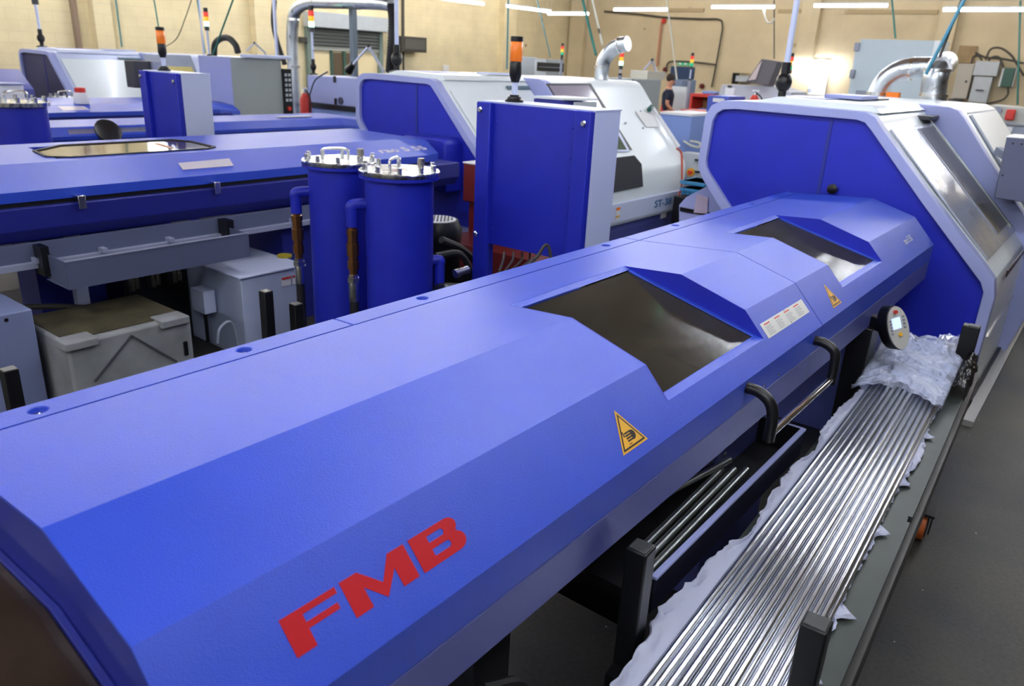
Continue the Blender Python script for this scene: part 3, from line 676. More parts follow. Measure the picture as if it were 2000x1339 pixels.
# lid seam, stays, body
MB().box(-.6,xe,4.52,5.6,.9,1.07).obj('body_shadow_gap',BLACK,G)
MB().prof([(4.47,1.05),(4.50,1.05),(5.55,1.05),(5.55,.86),(4.52,.86),(4.47,.93)],-.6,4.98).obj('body',mat('deep blue paint',(.012,.016,.20),.4),G,bevel=.006)
MB().box(-.6,xe,4.505,4.53,1.048,1.08).obj('seal_strip',BLACK,G)
for px_,py_ in ((155,378),(420,350)):
    q=at(px_,py_,Y=4.46); MB().box(q.x-.02,q.x+.02,4.44,4.54,1.085,1.092).box(q.x-.02,q.x+.02,4.435,4.445,1.02,1.092).obj('lid_clip',STEEL,G,bevel=.003)
MB().box(-.6,4.6,4.46,4.50,.76,.86).obj('support_beam',DIMG,G)
MB().box(-.6,4.6,4.42,4.47,.735,.765).obj('beam_flange',DIMF,G)
for x in (.9,1.55,1.9,2.3,2.7,3.2): MB().box(x,x+.03,4.40,4.46,.765,.79).obj('beam_clip',DIMF,G)
for x0,x1 in ((1.0,1.1),(3.2,3.5),(4.2,4.4)): MB().box(x0,x1,4.55,5.2,0,.86).obj('pedestal',NAVY,G)
MB().box(1.75,2.6,5.0,5.3,0,.86).obj('pedestal',NAVY,G)
# hanging chip tray
q0=at(127,517,Y=4.15); q1=at(485,457,Y=4.15); zt=.815; zb2=.665
m=MB(); m.box(q0.x,q1.x,4.148,4.152,zb2,zt).box(q0.x,q0.x+.004,4.15,4.42,zb2+.02,zt).box(q1.x-.004,q1.x,4.15,4.42,zb2+.02,zt).box(q0.x,q1.x,4.15,4.42,zb2,zb2+.004)
tr2=m.obj('hanging_tray',DIMG,G); MB().box(q0.x,q1.x,4.143,4.157,zt-.002,zt+.004).obj('tray_lip',DIMF,tr2)
MB().box(q0.x-.03,q0.x+.01,4.35,4.45,.70,.86).obj('tray_bracket',BLACK,tr2); MB().box(q1.x-.02,q1.x+.03,4.35,4.45,.70,.86).obj('tray_bracket',BLACK,tr2)
# ---------------- coolant filters ----------------
def filt(cx,cy,zt,label,hang,red=False):
    t=thing('coolant_filter',(cx,cy,0),label,'filter','blue pressure filters')
    MB().lathe((cx,cy,0),[(.19,0),(.19,zt-.035)],48).obj('filter_body',BLUE2,t)
    MB().lathe((cx,cy,zt-.045),[(.19,0),(.222,.004),(.222,.022),(.19,.022)],48).obj('body_flange',BLUE2,t)
    lid=MB().lathe((cx,cy,zt-.022),[(.222,0),(.224,.003),(.224,.020),(.221,.024)],56).obj('filter_lid',BRUSH,t)
    for i in range(10):
        a=2*PI*(i+.3)/10; MB().lathe((cx+.196*math.cos(a),cy+.196*math.sin(a),zt+.002),[(.0135,0),(.0135,.016),(.011,.018),(.0125,.018),(.0125,.032),(.010,.035)],12).obj('lid_bolt',STEEL,lid)
    h=Vector((math.cos(hang),math.sin(hang),0)); c=Vector((cx-.02,cy+.02,zt))
    MB().tube(bez([c-h*.075,c-h*.075+Vector((0,0,.045)),c-h*.055+Vector((0,0,.062)),c+h*.055+Vector((0,0,.062)),c+h*.075+Vector((0,0,.045)),c+h*.075],30),.0085,10).obj('lid_handle',STEEL,lid)
    v=Vector((cx+.07,cy-.10,zt)); MB().lathe(v,[(.016,0),(.016,.03),(.02,.032),(.02,.066),(.016,.07)],14).obj('bleed_valve',mat('dull valve metal',(.35,.33,.30),.35,metal=1),lid)
    if red:
        m=MB()
        for j in range(4): m.box(cx-.09+.0*j,cx+.03+.01*j,cy-.05+.022*j,cy-.044+.022*j,zt+.0025,zt+.0032)
        m.obj('faded_print',mat('faded red print',(.55,.35,.35),.4,metal=.5),lid)
    # side elbow, brass fitting and hose on the camera-left side
    d=Vector((-.55,-.10,0)).normalized(); d=Vector((-.80,.60,0)); s=Vector((cx,cy,zt-.19))+d*.18; e=s+d*.085
    MB().tube(bez([s,s+d*.05,e+Vector((0,0,-.01)),e+Vector((0,0,-.05)),e+Vector((0,0,-.125))],24),.032,16).obj('inlet_elbow',BLUE2,t)
    MB().lathe(e+Vector((0,0,-.42)),[(.024,0),(.024,.05),(.033,.05),(.033,.10),(.028,.10),(.028,.13),(.035,.13),(.035,.20),(.030,.20),(.030,.25),(.034,.25),(.034,.28),(.022,.28),(.022,.32)],8).obj('brass_union',BRASS,t)
    MB().lathe(e+Vector((0,0,-.45)),[(.032,0),(.036,.005),(.036,.03),(.030,.034),(.030,.05)],6).obj('hose_nut',STEEL,t)
    MB().lathe(e+Vector((0,0,-.56)),[(.027,0),(.030,.005),(.030,.11),(.027,.12)],16).obj('crimp_ferrule',STEEL,t)
    MB().tube([e+Vector((0,0,-.54)),e+Vector((0,0,-.95)),(e.x,e.y,.05)],.026,14).obj('hose',RUBB,t)
    d=Vector((.80,-.60,0)); s=Vector((cx,cy,zt-.52))+d*.18; e=s+d*.05
    MB().tube(bez([s,e,e+Vector((0,0,-.03)),e+Vector((0,0,-.13))],16),.032,16).obj('outlet_elbow',BLUE2,t)
    MB().lathe(e+Vector((0,0,-.20)),[(.030,0),(.030,.03),(.034,.035),(.034,.07)],6).obj('hose_nut',STEEL,t)
    return t
filt(2.985,3.125,1.30,'blue cylindrical coolant filter with steel lid, the nearer right-hand one',.5,True)
filt(2.985,3.625,1.30,'blue cylindrical coolant filter with steel lid, the left-hand one further from the viewer',-.75)
# ---------------- electrical cabinets with amber beacons ----------------
def beacon(c,parent,z0=0,name='signal_beacon'):
    b=MB().lathe(c,[(.055,0),(.055,.012),(.042,.02),(.04,.03),(.028,.035),(.028,.04)],20).obj(name,BLACK,parent)
    c=Vector(c); MB().cyl(c+Vector((0,0,.03)),c+Vector((0,0,.12)),.019,seg=14).obj('beacon_stem',PALE,b)
    MB().lathe(c+Vector((0,0,.11)),[(.022,0),(.036,.04),(.036,.11),(.034,.115)],18).obj('beacon_socket',BLACK,b)
    MB().lathe(c+Vector((0,0,.225)),[(.034,0),(.036,.003),(.036,.105),(.034,.108)],20).obj('amber_lens',AMB,b)
    MB().lathe(c+Vector((0,0,.333)),[(.037,0),(.037,.025),(.034,.028)],20).obj('beacon_cap',BLACK,b)
def cab(dy,label,dx=0,tall=1.665,w=.80,zb_=.82):
    y0,y1=3.075+dy,3.075+dy-w; x=3.6+dx
    t=thing('control_cabinet',(x+.15,(y0+y1)/2,0),label,'cabinet','blue and grey control cabinets with amber beacons')
    MB().box(x+.012,x+.28,y1,y0,zb_,tall-.005).obj('cabinet_body',PALE,t,bevel=.004)
    MB().box(x,x+.012,y1,y0,zb_,tall-.01).obj('back_panel',BLUE2,t)
    for ya,yb_ in ((y0-.105,y0),(y1,y1+.10)): MB().box(x-.035,x,ya+.0,yb_,zb_-.3,tall-.005).obj('side_channel',BLUE2,t,bevel=.006)
    for ya in (y0-.06,y1+.04):
        MB().box(x-.0,x+.06,ya-.03,ya+.03,0,zb_).obj('cabinet_leg',BLUE2,t)
    MB().box(x+.01,x+.285,y1-.003,y0+.003,tall-.006,tall).obj('cabinet_top',PALE,t)
    for y,z in ((y0-.03,tall-.05),(y1+.04,tall-.07),(y0-.02,zb_+.05)): MB().lathe((x-.035,y,z),[(.014,0),(.018,.004),(.012,.012)],14,axis=(-1,0,0)).obj('corner_screw',STEEL,t)
    for i in range(5):
        for y in (y0-.13,y1+.13): MB().sph((x-.0005,y,zb_+.1+i*.16),.005,8).obj('rivet',BLUE2,t)
    beacon((x+.12,y0-.16,tall),t)
    return t
cab(0,'blue-backed grey control cabinet with amber beacon, between the filters and the faceted blue lid')
c2_=cab(3.97,'blue-backed grey control cabinet with amber beacon, behind the left bar feeder',tall=1.665,w=.62)
# ---------------- lathes ----------------
LO=[(2.10,1.712),(2.22,1.705),(2.29,1.67),(2.325,1.60),(2.335,1.30),(2.325,1.24),(2.28,1.17),(2.13,1.0),(1.80,.60),(1.72,.02),(.385,.02),(.385,.50),(.385,.73),(.41,.83),(.478,.903),(.844,1.264),(1.195,1.625),(1.235,1.675),(1.29,1.70),(1.41,1.703)]
LI=[(2.12,1.657),(2.20,1.648),(2.245,1.62),(2.268,1.57),(2.278,1.30),(2.268,1.255),(2.24,1.215),(2.058,1.014),(1.78,.66),(1.72,.40),(.58,.385),(.445,.54),(.447,.75),(.475,.805),(.53,.86),(.88,1.214),(1.245,1.60),(1.285,1.638),(1.335,1.651),(1.45,1.652)]
LO2=[(2.10,1.732),(2.20,1.725),(2.27,1.69),(2.30,1.62),(2.30,1.2),(2.30,.9),(2.30,.6),(2.30,.4),(2.30,.3),(2.30,.02),(.33,.02),(.27,.30),(.27,.76),(.29,.83),(.33,.88),(.70,1.32),(.97,1.65),(1.02,1.70),(1.08,1.722),(1.20,1.726)]
def signal(base,h,parent,lens=('r','y','g'),on='g',k=1.0,ball=True,nm='signal_light'):
    b=Vector(base); m=MB()
    if ball: m.lathe(b,[(.05*k,0),(.05*k,.01*k),(.018*k,.02*k),(.018*k,.05*k)],16); m.sph(b+Vector((0,0,.085*k)),.045*k,16,(.8,.8,1)); m.cyl(b+Vector((0,0,.12*k)),b+Vector((0,0,.17*k)),.020*k)
    else: m.lathe(b,[(.03*k,0),(.03*k,.02*k),(.015*k,.03*k)],12)
    o=m.obj(nm,BLACK,parent)
    MB().cyl(b+Vector((0,0,.1*k if ball else 0)),b+Vector((0,0,h)),.0135*k,seg=12).obj('lamp_pole',PALE,o if parent else o)
    z=h; MB().cyl(b+Vector((0,0,z-.01)),b+Vector((0,0,z+.045*k)),.030*k,seg=16).obj('lamp_socket',DARKG,o); z+=.045*k
    MM={'r':REDLENS,'y':YLENS,'o':AMB,'g':GRN}; NN={'r':'red_lens','y':'yellow_lens','o':'amber_lens','g':'green_lens'}
    for c in reversed(lens):
        MB().lathe(b+Vector((0,0,z)),[(.028*k,0),(.031*k,.003*k),(.031*k,.055*k),(.028*k,.058*k)],18).obj(NN[c],GRNON if (c==on=='g') else MM[c],o); z+=.058*k
    MB().cyl(b+Vector((0,0,z)),b+Vector((0,0,z+.05*k)),.029*k,seg=16).obj('lamp_cap',BLACK,o)
    return o
def onpl(px,py,p0,n):
    d=RT*((px-1000)/FPX)-UP*((py-669.5)/FPX)+FW; o=Vector((0,0,H)); n=Vector(n); return o+d*((Vector(p0)-o).dot(n)/d.dot(n))
def lathe(X0,dY,label,kind):
    sh=lambda L,d=0:[(y+dY,z) for y,z in L]
    t=thing('cnc_lathe',(X0+1.7,1.3+dY,0),label,'machine','blue ended lathes')
    W=X0+1.40; E=X0+3.45 if kind!='A' else X0+3.2
    MB().ringprof(sh(LO),sh(LI),X0,X0+.10).obj('end_frame',PERI,t,bevel=.004)
    MB().prof(sh(LI),X0+.035,X0+.10).obj('end_panel',BLUE2,t)
    MB().prof([(1.502+dY,1.64),(1.482+dY,1.64),(1.482+dY,.45),(1.502+dY,.45)],X0+.030,X0+.036).obj('panel_seam',NAVY,t)
    body=[(y,z) for y,z in LO]
    MB().prof(sh(body),X0+.10,W).obj('headstock_cover',WHITEP if kind!='C' else PALE,t,bevel=.004)
    # sliding door on the slanted face
    def sl(x,u,off): # u 0 top .. 1 bottom
        y=1.19+(.478-1.19)*u; z=1.62+(.903-1.62)*u; return Vector((x,y+dY-off*.707,z+off*.707))
    def plate(nm,x0,x1,u0,u1,off,th,m_,par=t,bev=.003):
        return MB().ext([sl(x0,u0,off),sl(x1,u0,off),sl(x1,u1,off),sl(x0,u1,off)],Vector((0,-.707,.707))*th).obj(nm,m_,par,bevel=bev)
    dr=plate('sliding_door',X0+.14,W-.02,.03,.99,.0,.014,SILV if kind=='A' else WHITEP)
    if kind=='A':
        plate('door_window',W-.62,W-.10,.06,.92,.014,.004,DOORG,dr)
        plate('door_edge_strip',W-.64,W-.615,.06,.92,.013,.006,GREYM,dr); plate('door_edge_strip',W-.10,W-.06,.0,.95,.013,.012,GALV,dr)
        m=MB().ext([(X0+.30,.383+dY,.80),(W-.02,.383+dY,.80),(W-.02,.383+dY,.84),(X0+.30,.383+dY,.84)],(0,-.006,0)).obj('door_slot',BLACK,t)
        MB().box(X0+.12,W,.373+dY,.386+dY,.45,.458).obj('trim_line',CHROME,t)
        MB().box(X0+.1,E,.36+dY,.383+dY,.0,.05).obj('base_rail',BLACK,t); MB().box(X0-.22,E,.30+dY,.36+dY,.0,.035).obj('floor_rail',mat('worn aluminium rail',(.45,.44,.42),.45,metal=.6),t)
        MB().box(W-.30,W-.02,1.13+dY,1.23+dY,1.63,1.66).obj('door_runner',DARKG,t,bevel=.006)
    else:
        plate('door_track',X0+1.0,W-.02,-.02,.02,.012,.01,mat('teal grey strip',(.10,.17,.22),.5),dr)
    MB().prof([(y+dY,z) for y,z in [(2.05,1.712),(1.9,1.75),(1.30,1.735),(1.235,1.69),(1.41,1.70)]],X0+.16,W).obj('top_cover',WHITEP if kind!='C' else PALE,t,bevel=.004)
    MB().box(X0+.35,X0+.95,1.65+dY,2.0+dY,1.745,1.75).obj('roof_recess',PERI,t)
    if kind!='A': MB().box(W-.5,W+.0,1.35+dY,1.5+dY,1.745,1.765).obj('roof_rail',PALE,t)
    # second, larger hoop and body
    MB().prof(sh(LO2),W,W+.12).obj('middle_frame',PERI,t,bevel=.006)
    o2=MB().prof(sh([(y+.008 if y<1.2 else y-.008,z-.004) for y,z in LO2]),W+.12,E).obj('chip_guard',WHITEP if kind!='C' else PALE,t,bevel=.006)
    def s2(x,u,off):
        y=.97+(.33-.97)*u; z=1.65+(.88-1.65)*u; n=Vector((0,-.77,.64)); return Vector((x,y+dY+.008,z-.004))+n*off
    def plate2(nm,x0,x1,u0,u1,off,th,m_,par=t,bev=.003):
        return MB().ext([s2(x0,u0,off),s2(x1,u0,off),s2(x1,u1,off),s2(x0,u1,off)],Vector((0,-.77,.64))*th).obj(nm,m_,par,bevel=bev)
    if kind=='A':
        plate2('access_door',W+.36,E-.15,-.02,.98,.004,.012,WHITEP); plate2('door_gap',W+.30,W+.355,-.02,.98,.001,.004,mat('blue grey gap',(.12,.15,.24),.5))
        plate2('hood_seam',W+.30,E,-.045,-.035,.0,.002,GREYM)
        MB().box(W-.75,W-.32,1.5+dY,1.75+dY,1.75,1.775).obj('roof_hinge',PERI,t,bevel=.004)
        MB().box(W-.30,W+.0,1.50+dY,1.62+dY,1.742,1.752).obj('roof_slot',BLACK,t)
    return t,W,E,sh
A_,WA,EA,_=lathe(5.10,0,'large lathe with blue end panel at the right, beyond the faceted feeder','A')
B_,WB,EB,_=lathe(5.35,3.9,'white lathe with blue end panel in the middle of the hall','B')
C_,WC,EC,_=lathe(5.20,11.68,'dark ended pale lathe standing furthest left against the cream wall','C')
# A: latch, paper chute, lamp, lower box
q=at(1628,368,X=5.13); MB().lathe((5.135,q.y,q.z),[(.012,0),(.012,.02),(.032,.025),(.032,.04),(.02,.045)],10,axis=(-1,0,0)).obj('panel_latch',BLACK,A_)
q=at(1780,482,X=5.13); MB().lathe((5.135,q.y,q.z),[(.02,0),(.02,.006)],10,axis=(-1,0,0)).obj('panel_plug',NAVY,A_)
q=at(1522,197,X=5.42); s_=signal((5.45,q.y,1.712),.96,A_,('g',),'g',1.5)
q0=at(1325,440,X=5.35)
ch=[at(1326,400,X=5.3),at(1340,385,X=5.3),at(1385,362,X=5.3),at(1395,365,X=5.3),at(1440,425,X=5.3),at(1445,470,X=5.3),at(1326,470,X=5.3)]
MB().ext(ch,(.5,0,0)).obj('side_chute',PERI,A_,bevel=.004)
MB().ext([at(1328,404,X=5.29),at(1440,425,X=5.29),at(1440,432,X=5.29),at(1328,412,X=5.29)],(.01,0,0)).obj('chute_joint',BLACK,A_)
MB().ext([at(1361,378,X=5.29),at(1383,386,X=5.29),at(1381,417,X=5.29),at(1355,415,X=5.29)],(-.002,0,0)).obj('notice_sheet',mat('faded pink notice',(.50,.42,.55),.5),A_)
# A: operator pendant at the far right
pp=[at(1966,268,X=6.2),at(2040,280,X=6.2),at(2040,420,X=6.2),at(1941,385,X=6.2)]
pd=MB().ext([(6.15,.645,1.565),(6.15,.20,1.565),(6.15,.20,1.155),(6.15,.625,1.165)],(.38,0,0)).obj('operator_panel',mat('slate pendant paint',(.12,.13,.22),.4),A_,bevel=.005)
MB().ext([(6.145,.648,1.565),(6.145,.19,1.565),(6.54,.19,1.565),(6.54,.648,1.565)],(0,0,.006)).obj('panel_top',WHITEP,pd)
for y,z in ((.60,1.53),(.55,1.53),(.61,1.32)): MB().sph((6.148,y,z),.006,8).obj('panel_screw',BLACK,pd)
MB().bar((6.45,.60,1.40),(6.55,.72,1.45),.05,.05).obj('pendant_arm',GREYM,pd)
# B: details on the end panel, doors and front
MB().prof([(5.33,1.20),(4.85,1.205),(4.80,1.17),(4.79,.72),(5.33,.74)],5.15,5.385).obj('end_box',BLUE2,B_,bevel=.02)
m=MB().box(5.146,5.149,4.80,4.99,.86,.93).obj('box_label',WHT,B_); MB().box(5.144,5.146,4.80,4.99,.915,.93).obj('label_band',RED,m); 
MB().box(5.13,5.15,5.0,5.06,1.13,1.16).obj('box_catch',PALE,B_,bevel=.006)
q=at(775,138,X=5.7); signal((5.7,q.y,1.715),.82,B_,('o','g'),'',1.6)
p0=(0,4.548,1.265); n0=(0,-.77,.64)
def bp(px,py,off=.012): return onpl(px,py,(0,.70+3.9+.008-.77*off,1.32-.004+.64*off),n0)
wv=[bp(1066,163),bp(1154,163),bp(1250,350),bp(1190,350)]
f_=MB().ext([bp(1066,163),bp(1154,163),bp(1235,292),bp(1150,292)],Vector(n0)*-.01).obj('window_surround',DARKG,B_)
MB().ext([bp(1072,167,.014),bp(1150,167,.014),bp(1196,243,.014),bp(1118,243,.014)],Vector(n0)*.002).obj('upper_window',mat('grey violet glass',(.30,.28,.36),.15,spec=.8),f_)
MB().ext([bp(1150,255,.015),bp(1208,255,.015),bp(1230,296,.015),bp(1175,296,.015)],Vector(n0)*.004).obj('lower_window_frame',PALE,f_)
MB().ext([bp(1157,261,.021),bp(1206,261,.021),bp(1224,292,.021),bp(1178,292,.021)],Vector(n0)*.003).obj('lower_window',mat('greenish glass',(.10,.13,.09),.1,spec=.8),f_)
YF=.27+3.9
def bf(px,py,o=0): return at(px,py,Y=YF-o)
MB().ext([bf(1100,320,.004),bf(1238,303,.004),bf(1252,320,.004),bf(1255,364,.004),bf(1100,395,.004)],(0,-.01,0)).obj('lower_door',DARKG,B_,bevel=.004)
MB().ext([bp(1241,217),bp(1275,217),bp(1290,248),bp(1262,248)],Vector(n0)*.002).obj('taped_sheet',PAPER,B_)
for a in ((1222,240),(1251,217),(1256,250)): MB().sph(bp(*a),.012,8).obj('magnet',GREYM,B_)
MB().tube([bp(1272,206,.05),bp(1326,287,.05)],.022,10).obj('strip_lamp',WHT,B_)
MB().tube([bp(1268,214,.05),bp(1273,208,.05)],.03,8).obj('lamp_clip',mat('dark teal',(.01,.08,.07),.4),B_)
MB().box(6.9,EB+.02,YF-.03,YF,.30,.50).obj('name_panel',PALE,B_,bevel=.004)
MB().box(6.9,EB+.02,YF-.045,YF,.27,.30).obj('panel_trim',GREYM,B_,bevel=.004)
a=at(1280,386,Y=YF-.032); b=at(1322,374,Y=YF-.032)
text('lettering','ST-38',mat('grey blue print',(.04,.14,.34),.5),B_,(a.x,YF-.032,.36),(1,0,0),(0,0,1),.115,.002,sx=1.55)
MB().box(6.9,EB+.0,YF-.01,YF+.01,.02,.27).obj('base_panel',mat('violet blue base',(.06,.07,.27),.45),B_)
MB().box(7.0,8.3,YF-.014,YF-.008,.06,.20).obj('base_hatch',mat('violet blue base',(.06,.07,.27),.45),B_,bevel=.003)
q=at(1298,403,Y=YF-.02); MB().box(q.x-.06,q.x+.08,YF-.016,YF-.012,.20,.28).obj('warning_label',WHT,B_)
q=at(1209,390,Y=YF-.034); m=MB().box(q.x-.04,q.x+.04,YF-.036,YF-.033,.32,.46).obj('warning_label',WHT,B_); MB().box(q.x-.04,q.x+.04,YF-.038,YF-.036,.43,.46).obj('orange_band',AMB,m); MB().box(q.x-.04,q.x+.04,YF-.038,YF-.036,.35,.37).obj('yellow_band',YEL,m)
cable('airline',[bp(1322,290,.06),bp(1331,300,.03),at(1332,340,Y=YF-.04),at(1330,370,Y=YF-.05),at(1325,385,Y=YF-.06),at(1332,396,Y=YF-.05)],.012,REDC,None,parent=B_)
# operator box behind the near cabinet, on the lathe's front
t=thing('operator_terminal',at(1090,215,X=6.0),'dark blue operator terminal with cream top in front of the white lathe','control box')
m=MB().ext([at(1043,192,X=6.0),at(1097,196,X=6.0),at(1097,240,X=6.0),at(1043,240,X=6.0)],(.35,0,0)).obj('terminal_body',NAVY,t)
a,b,c,d=at(1043,191,X=6.0),at(1097,195.5,X=6.0),at(1144,190,X=6.4),at(1082,185,X=6.5)
z_=a.z; MB().ext([(6.0,a.y,z_),(6.0,b.y-.0,z_),(6.42,b.y-.12,z_),(6.42,a.y-.05,z_)],(0,0,.02)).obj('terminal_top',WHITEP,t)
MB().box(6.02,6.40,b.y-.13,b.y-.12,z_-.20,z_-.01).obj('terminal_front',GREYW,t); MB().cyl((6.2,b.y-.16,z_-.12),(6.2,b.y-.13,z_-.12),.035).obj('dial',BLACK,t)
# C: dark window bay and blue box
C_['label']='pale lathe with a dark end panel, furthest left against the cream wall'
for o in C_.children:
    if o.name.startswith('end_panel'): o.data.materials[0]=mat('dark violet panel',(.03,.03,.10),.5)  # end panel recoloured dark violet
q=at(82,88,X=5.6); signal((5.6,q.y,1.74),.64,C_,('o','y','g'),'g',1.6)
# ---------------- things on the floor between the two feeders ----------------
def pbox(name,px0,py0,px1,py1,Y,depth,m,parent=None,zb=0,bevel=.006):
    """box with its long side facing the aisle: left and right top corners given, standing down to zb"""
    a=at(px0,py0,Y=Y); b=at(px1,py1,Y=Y); z=(a.z+b.z)/2
    return MB().box(a.x,b.x,Y,Y+depth,zb,z).obj(name,m,parent,bevel=bevel),a.x,b.x,z
t=thing('coolant_tank',at(530,535,Y=4.12),'white sheet metal coolant tank with red warning labels under the left feeder','tank')
t.location.z=0; ORG_[t.name].z=0
o,xa,xb,zt_=pbox('tank_body',470,543,592,519,4.12,.85,TANKP,t)
MB().box(xa-.02,xb+.01,4.10,4.97,zt_,zt_+.012).obj('tank_lid',PALE,t,bevel=.003)
for u in (.62,.80): 
    x=xa+(xb-xa)*u; l=MB().box(x,x+.07,4.112,4.116,zt_-.11,zt_-.05).obj('warning_label',WHT,t); MB().box(x,x+.07,4.109,4.112,zt_-.065,zt_-.05).obj('label_band',RED,l)
MB().box(xa-.10,xa-.02,4.4,4.55,zt_-.28,zt_-.13).obj('float_switch',PALE,t); MB().cyl((xa-.06,4.47,.05),(xa-.06,4.47,zt_-.28),.012).obj('switch_pipe',BLACK,t)
ylw=at(565,508,Y=4.3); MB().lathe((ylw.x,4.35,zt_+.012),[(.05,0),(.05,.015),(.02,.02)],14).obj('yellow_cap',mat('dull yellow cap',(.35,.28,.02),.5),t)
t=thing('waste_crate',(1.75,4.1,0),'grimy pale crate with a chevron groove on its front, under the left feeder','crate')
GRIM=mat('grimy cream plastic',(.25,.26,.27),.6,var=.25,vscale=5)
o,xa,xb,zt_=pbox('crate_body',130,672,372,617,3.85,.55,GRIM,t,bevel=.015)
MB().box(xa+.02,xb-.02,3.9,4.4,zt_-.001,zt_+.006).obj('crate_mat',mat('oily brown tray',(.07,.06,.035),.5,var=.4,vscale=8),t)
for x in (xa-.02,xb-.18): MB().box(x,x+.16,3.82,3.95,zt_-.03,zt_+.012).obj('crate_clip',GRIM,t,bevel=.006)
c0=at(257,655,Y=3.84); c1=at(185,745,Y=3.84); c2=at(345,705,Y=3.84)
MB().bar(c0,c1,.012,.008).bar(c0,c2,.012,.008).obj('chevron_groove',mat('dark groove',(.06,.065,.08),.6),t)
MB().box(xb-.06,xb-.04,3.838,3.85,zt_-.22,zt_-.14).obj('crate_hole',BLACK,t)
t=thing('white_cabinet',(1.0,4.3,0),'pale sheet metal cabinet at the left edge, under the left feeder','cabinet')
o,xa,xb,zt_=pbox('cabinet_body',-60,622,63,608,4.1,.8,mat('dim blue grey sheet',(.19,.225,.40),.45),t)
for k in (.12,.30,.5): MB().box(xb,xb+.004,4.12+k*.2,4.14+k*.2,zt_-.25-k*.2,zt_-.12-k*.2).obj('slot',BLACK,t)
m=MB()
for x in (xb-.12,xb-.32): MB().cyl((x,4.098,zt_-.03),(x,4.101,zt_-.03),.01,seg=10).obj('screw_hole',BLACK,t)
for i,(px_,py_,lb) in enumerate(((519,567,'slim black upright post in front of the white coolant tank'),(578,592,'short black upright post beside the left filter hose'),(16,719,'black upright post at the left edge before the pale cabinet'))):
    q=at(px_,py_,Z=.8 if i!=1 else .74); o=MB().box(q.x-.025,q.x+.025,q.y-.025,q.y+.025,0,q.z).obj('rack_post',BLACK,bevel=.004); tag(o,lb,'post')
    MB().box(q.x-.05,q.x+.05,q.y-.05,q.y+.05,0,.02).obj('foot_plate',BLACK,o)
q=at(155,560,Y=4.8); o=MB().box(q.x-.02,q.x+.05,4.8,4.86,0,.80).obj('frame_leg',PALE,G)
cable('oil_hose',[at(30,600,Y=4.75),at(110,598,Y=4.7),at(190,600,Y=4.7),at(260,585,Y=4.75),at(300,560,Y=4.8)],.018,mat('grimy hose',(.06,.055,.05),.6),'grimy grey hose sagging above the crate under the left feeder','hose')
t=thing('pump_cluster',at(330,600,Y=4.7),'dark greasy valve and pump cluster above the crate','pump'); 
for i in range(9):
    x=at(250+i*14,600,Y=4.7); MB().lathe((x.x,4.68+.03*(i%3),.42),[(.02,0),(.02,.05+.02*(i%4)),(.012,.06+.02*(i%4)),(.012,.13+.01*(i%5))],8).obj('valve',mat('greasy metal',(.16,.15,.12),.4,metal=.7) if i%3 else BLACK,t)
MB().box(at(240,600,Y=4.8).x,at(365,600,Y=4.8).x,4.75,5.0,.0,.50).obj('pump_base',BLACK,t)
cable('power_cable',[at(480,455,Y=4.5),at(540,440,Y=4.6),at(560,445,Y=4.8)],.008,RUBB,'thin black cable behind the left filter under the feeder beam')
cable('thin_cable',[at(425,670,Y=3.9),at(430,640,Y=3.9),at(455,635,Y=3.95),Vector((at(470,660,Y=3.95).x,3.95,.0))],.008,GREYM,'thin grey cable looping beside the coolant tank')
# motor with grille, hoses and pump between filters and near cabinet
t=thing('pump_motor',(3.85,3.6,0),'black pump motor with a slotted white fan grille beside the filters','motor')
q=at(855,428,Z=.86); cx_,cy_=q.x,q.y
MB().lathe((cx_,cy_,.1),[(.16,0),(.16,.62),(.165,.63),(.165,.70),(.14,.76)],32).obj('motor_body',BLACK,t)
gr=MB().lathe((cx_,cy_,.858),[(.125,0),(.125,.006),(.12,.008)],32).obj('fan_grille',WHT,t)
for i in range(-4,5):
    l=math.sqrt(max(0,.105**2-(i*.024)**2)); d=Vector((.75,.66,0)); e=Vector((.66,-.75,0)); c=Vector((cx_,cy_,.868))+e*i*.024
    MB().bar(c-d*l,c+d*l,.011,.003).obj('grille_slot',BLACK,gr)
MB().box(cx_-.2,cx_+.2,cy_-.2,cy_+.2,0,.12).obj('motor_base',DARKG,t)
for i,(r_,pts) in enumerate(((.024,[(862,468),(905,488),(935,520),(950,560)]),(.022,[(850,500),(895,495),(915,520),(925,560)]))):
    cable('coolant_hose',[at(a,b,Y=3.25-.1*i) for a,b in pts]+[Vector((at(pts[-1][0],pts[-1][1],Y=3.25-.1*i).x+.05,3.0-.1*i,.02))],r_,RUBB,('upper','lower')[i]+' black coolant hose arching from the filter towards the blue lid','hose')
t=thing('floor_pump',(3.5,3.0,0),'low black pump behind the blue lid, right of the filters','pump')
q=at(880,560,Y=2.9); MB().lathe((q.x,q.y,0),[(.14,0),(.14,q.z-.06),(.09,q.z),(.04,q.z+.01)],20).obj('pump_housing',BLACK,t)
q=at(895,533,Y=3.0); MB().lathe(q-Vector((.03,0,0)),[(.028,0),(.028,.03),(.022,.03),(.024,.10)],12,axis=(.9,-.2,.15)).obj('hose_coupling',STEEL,t)
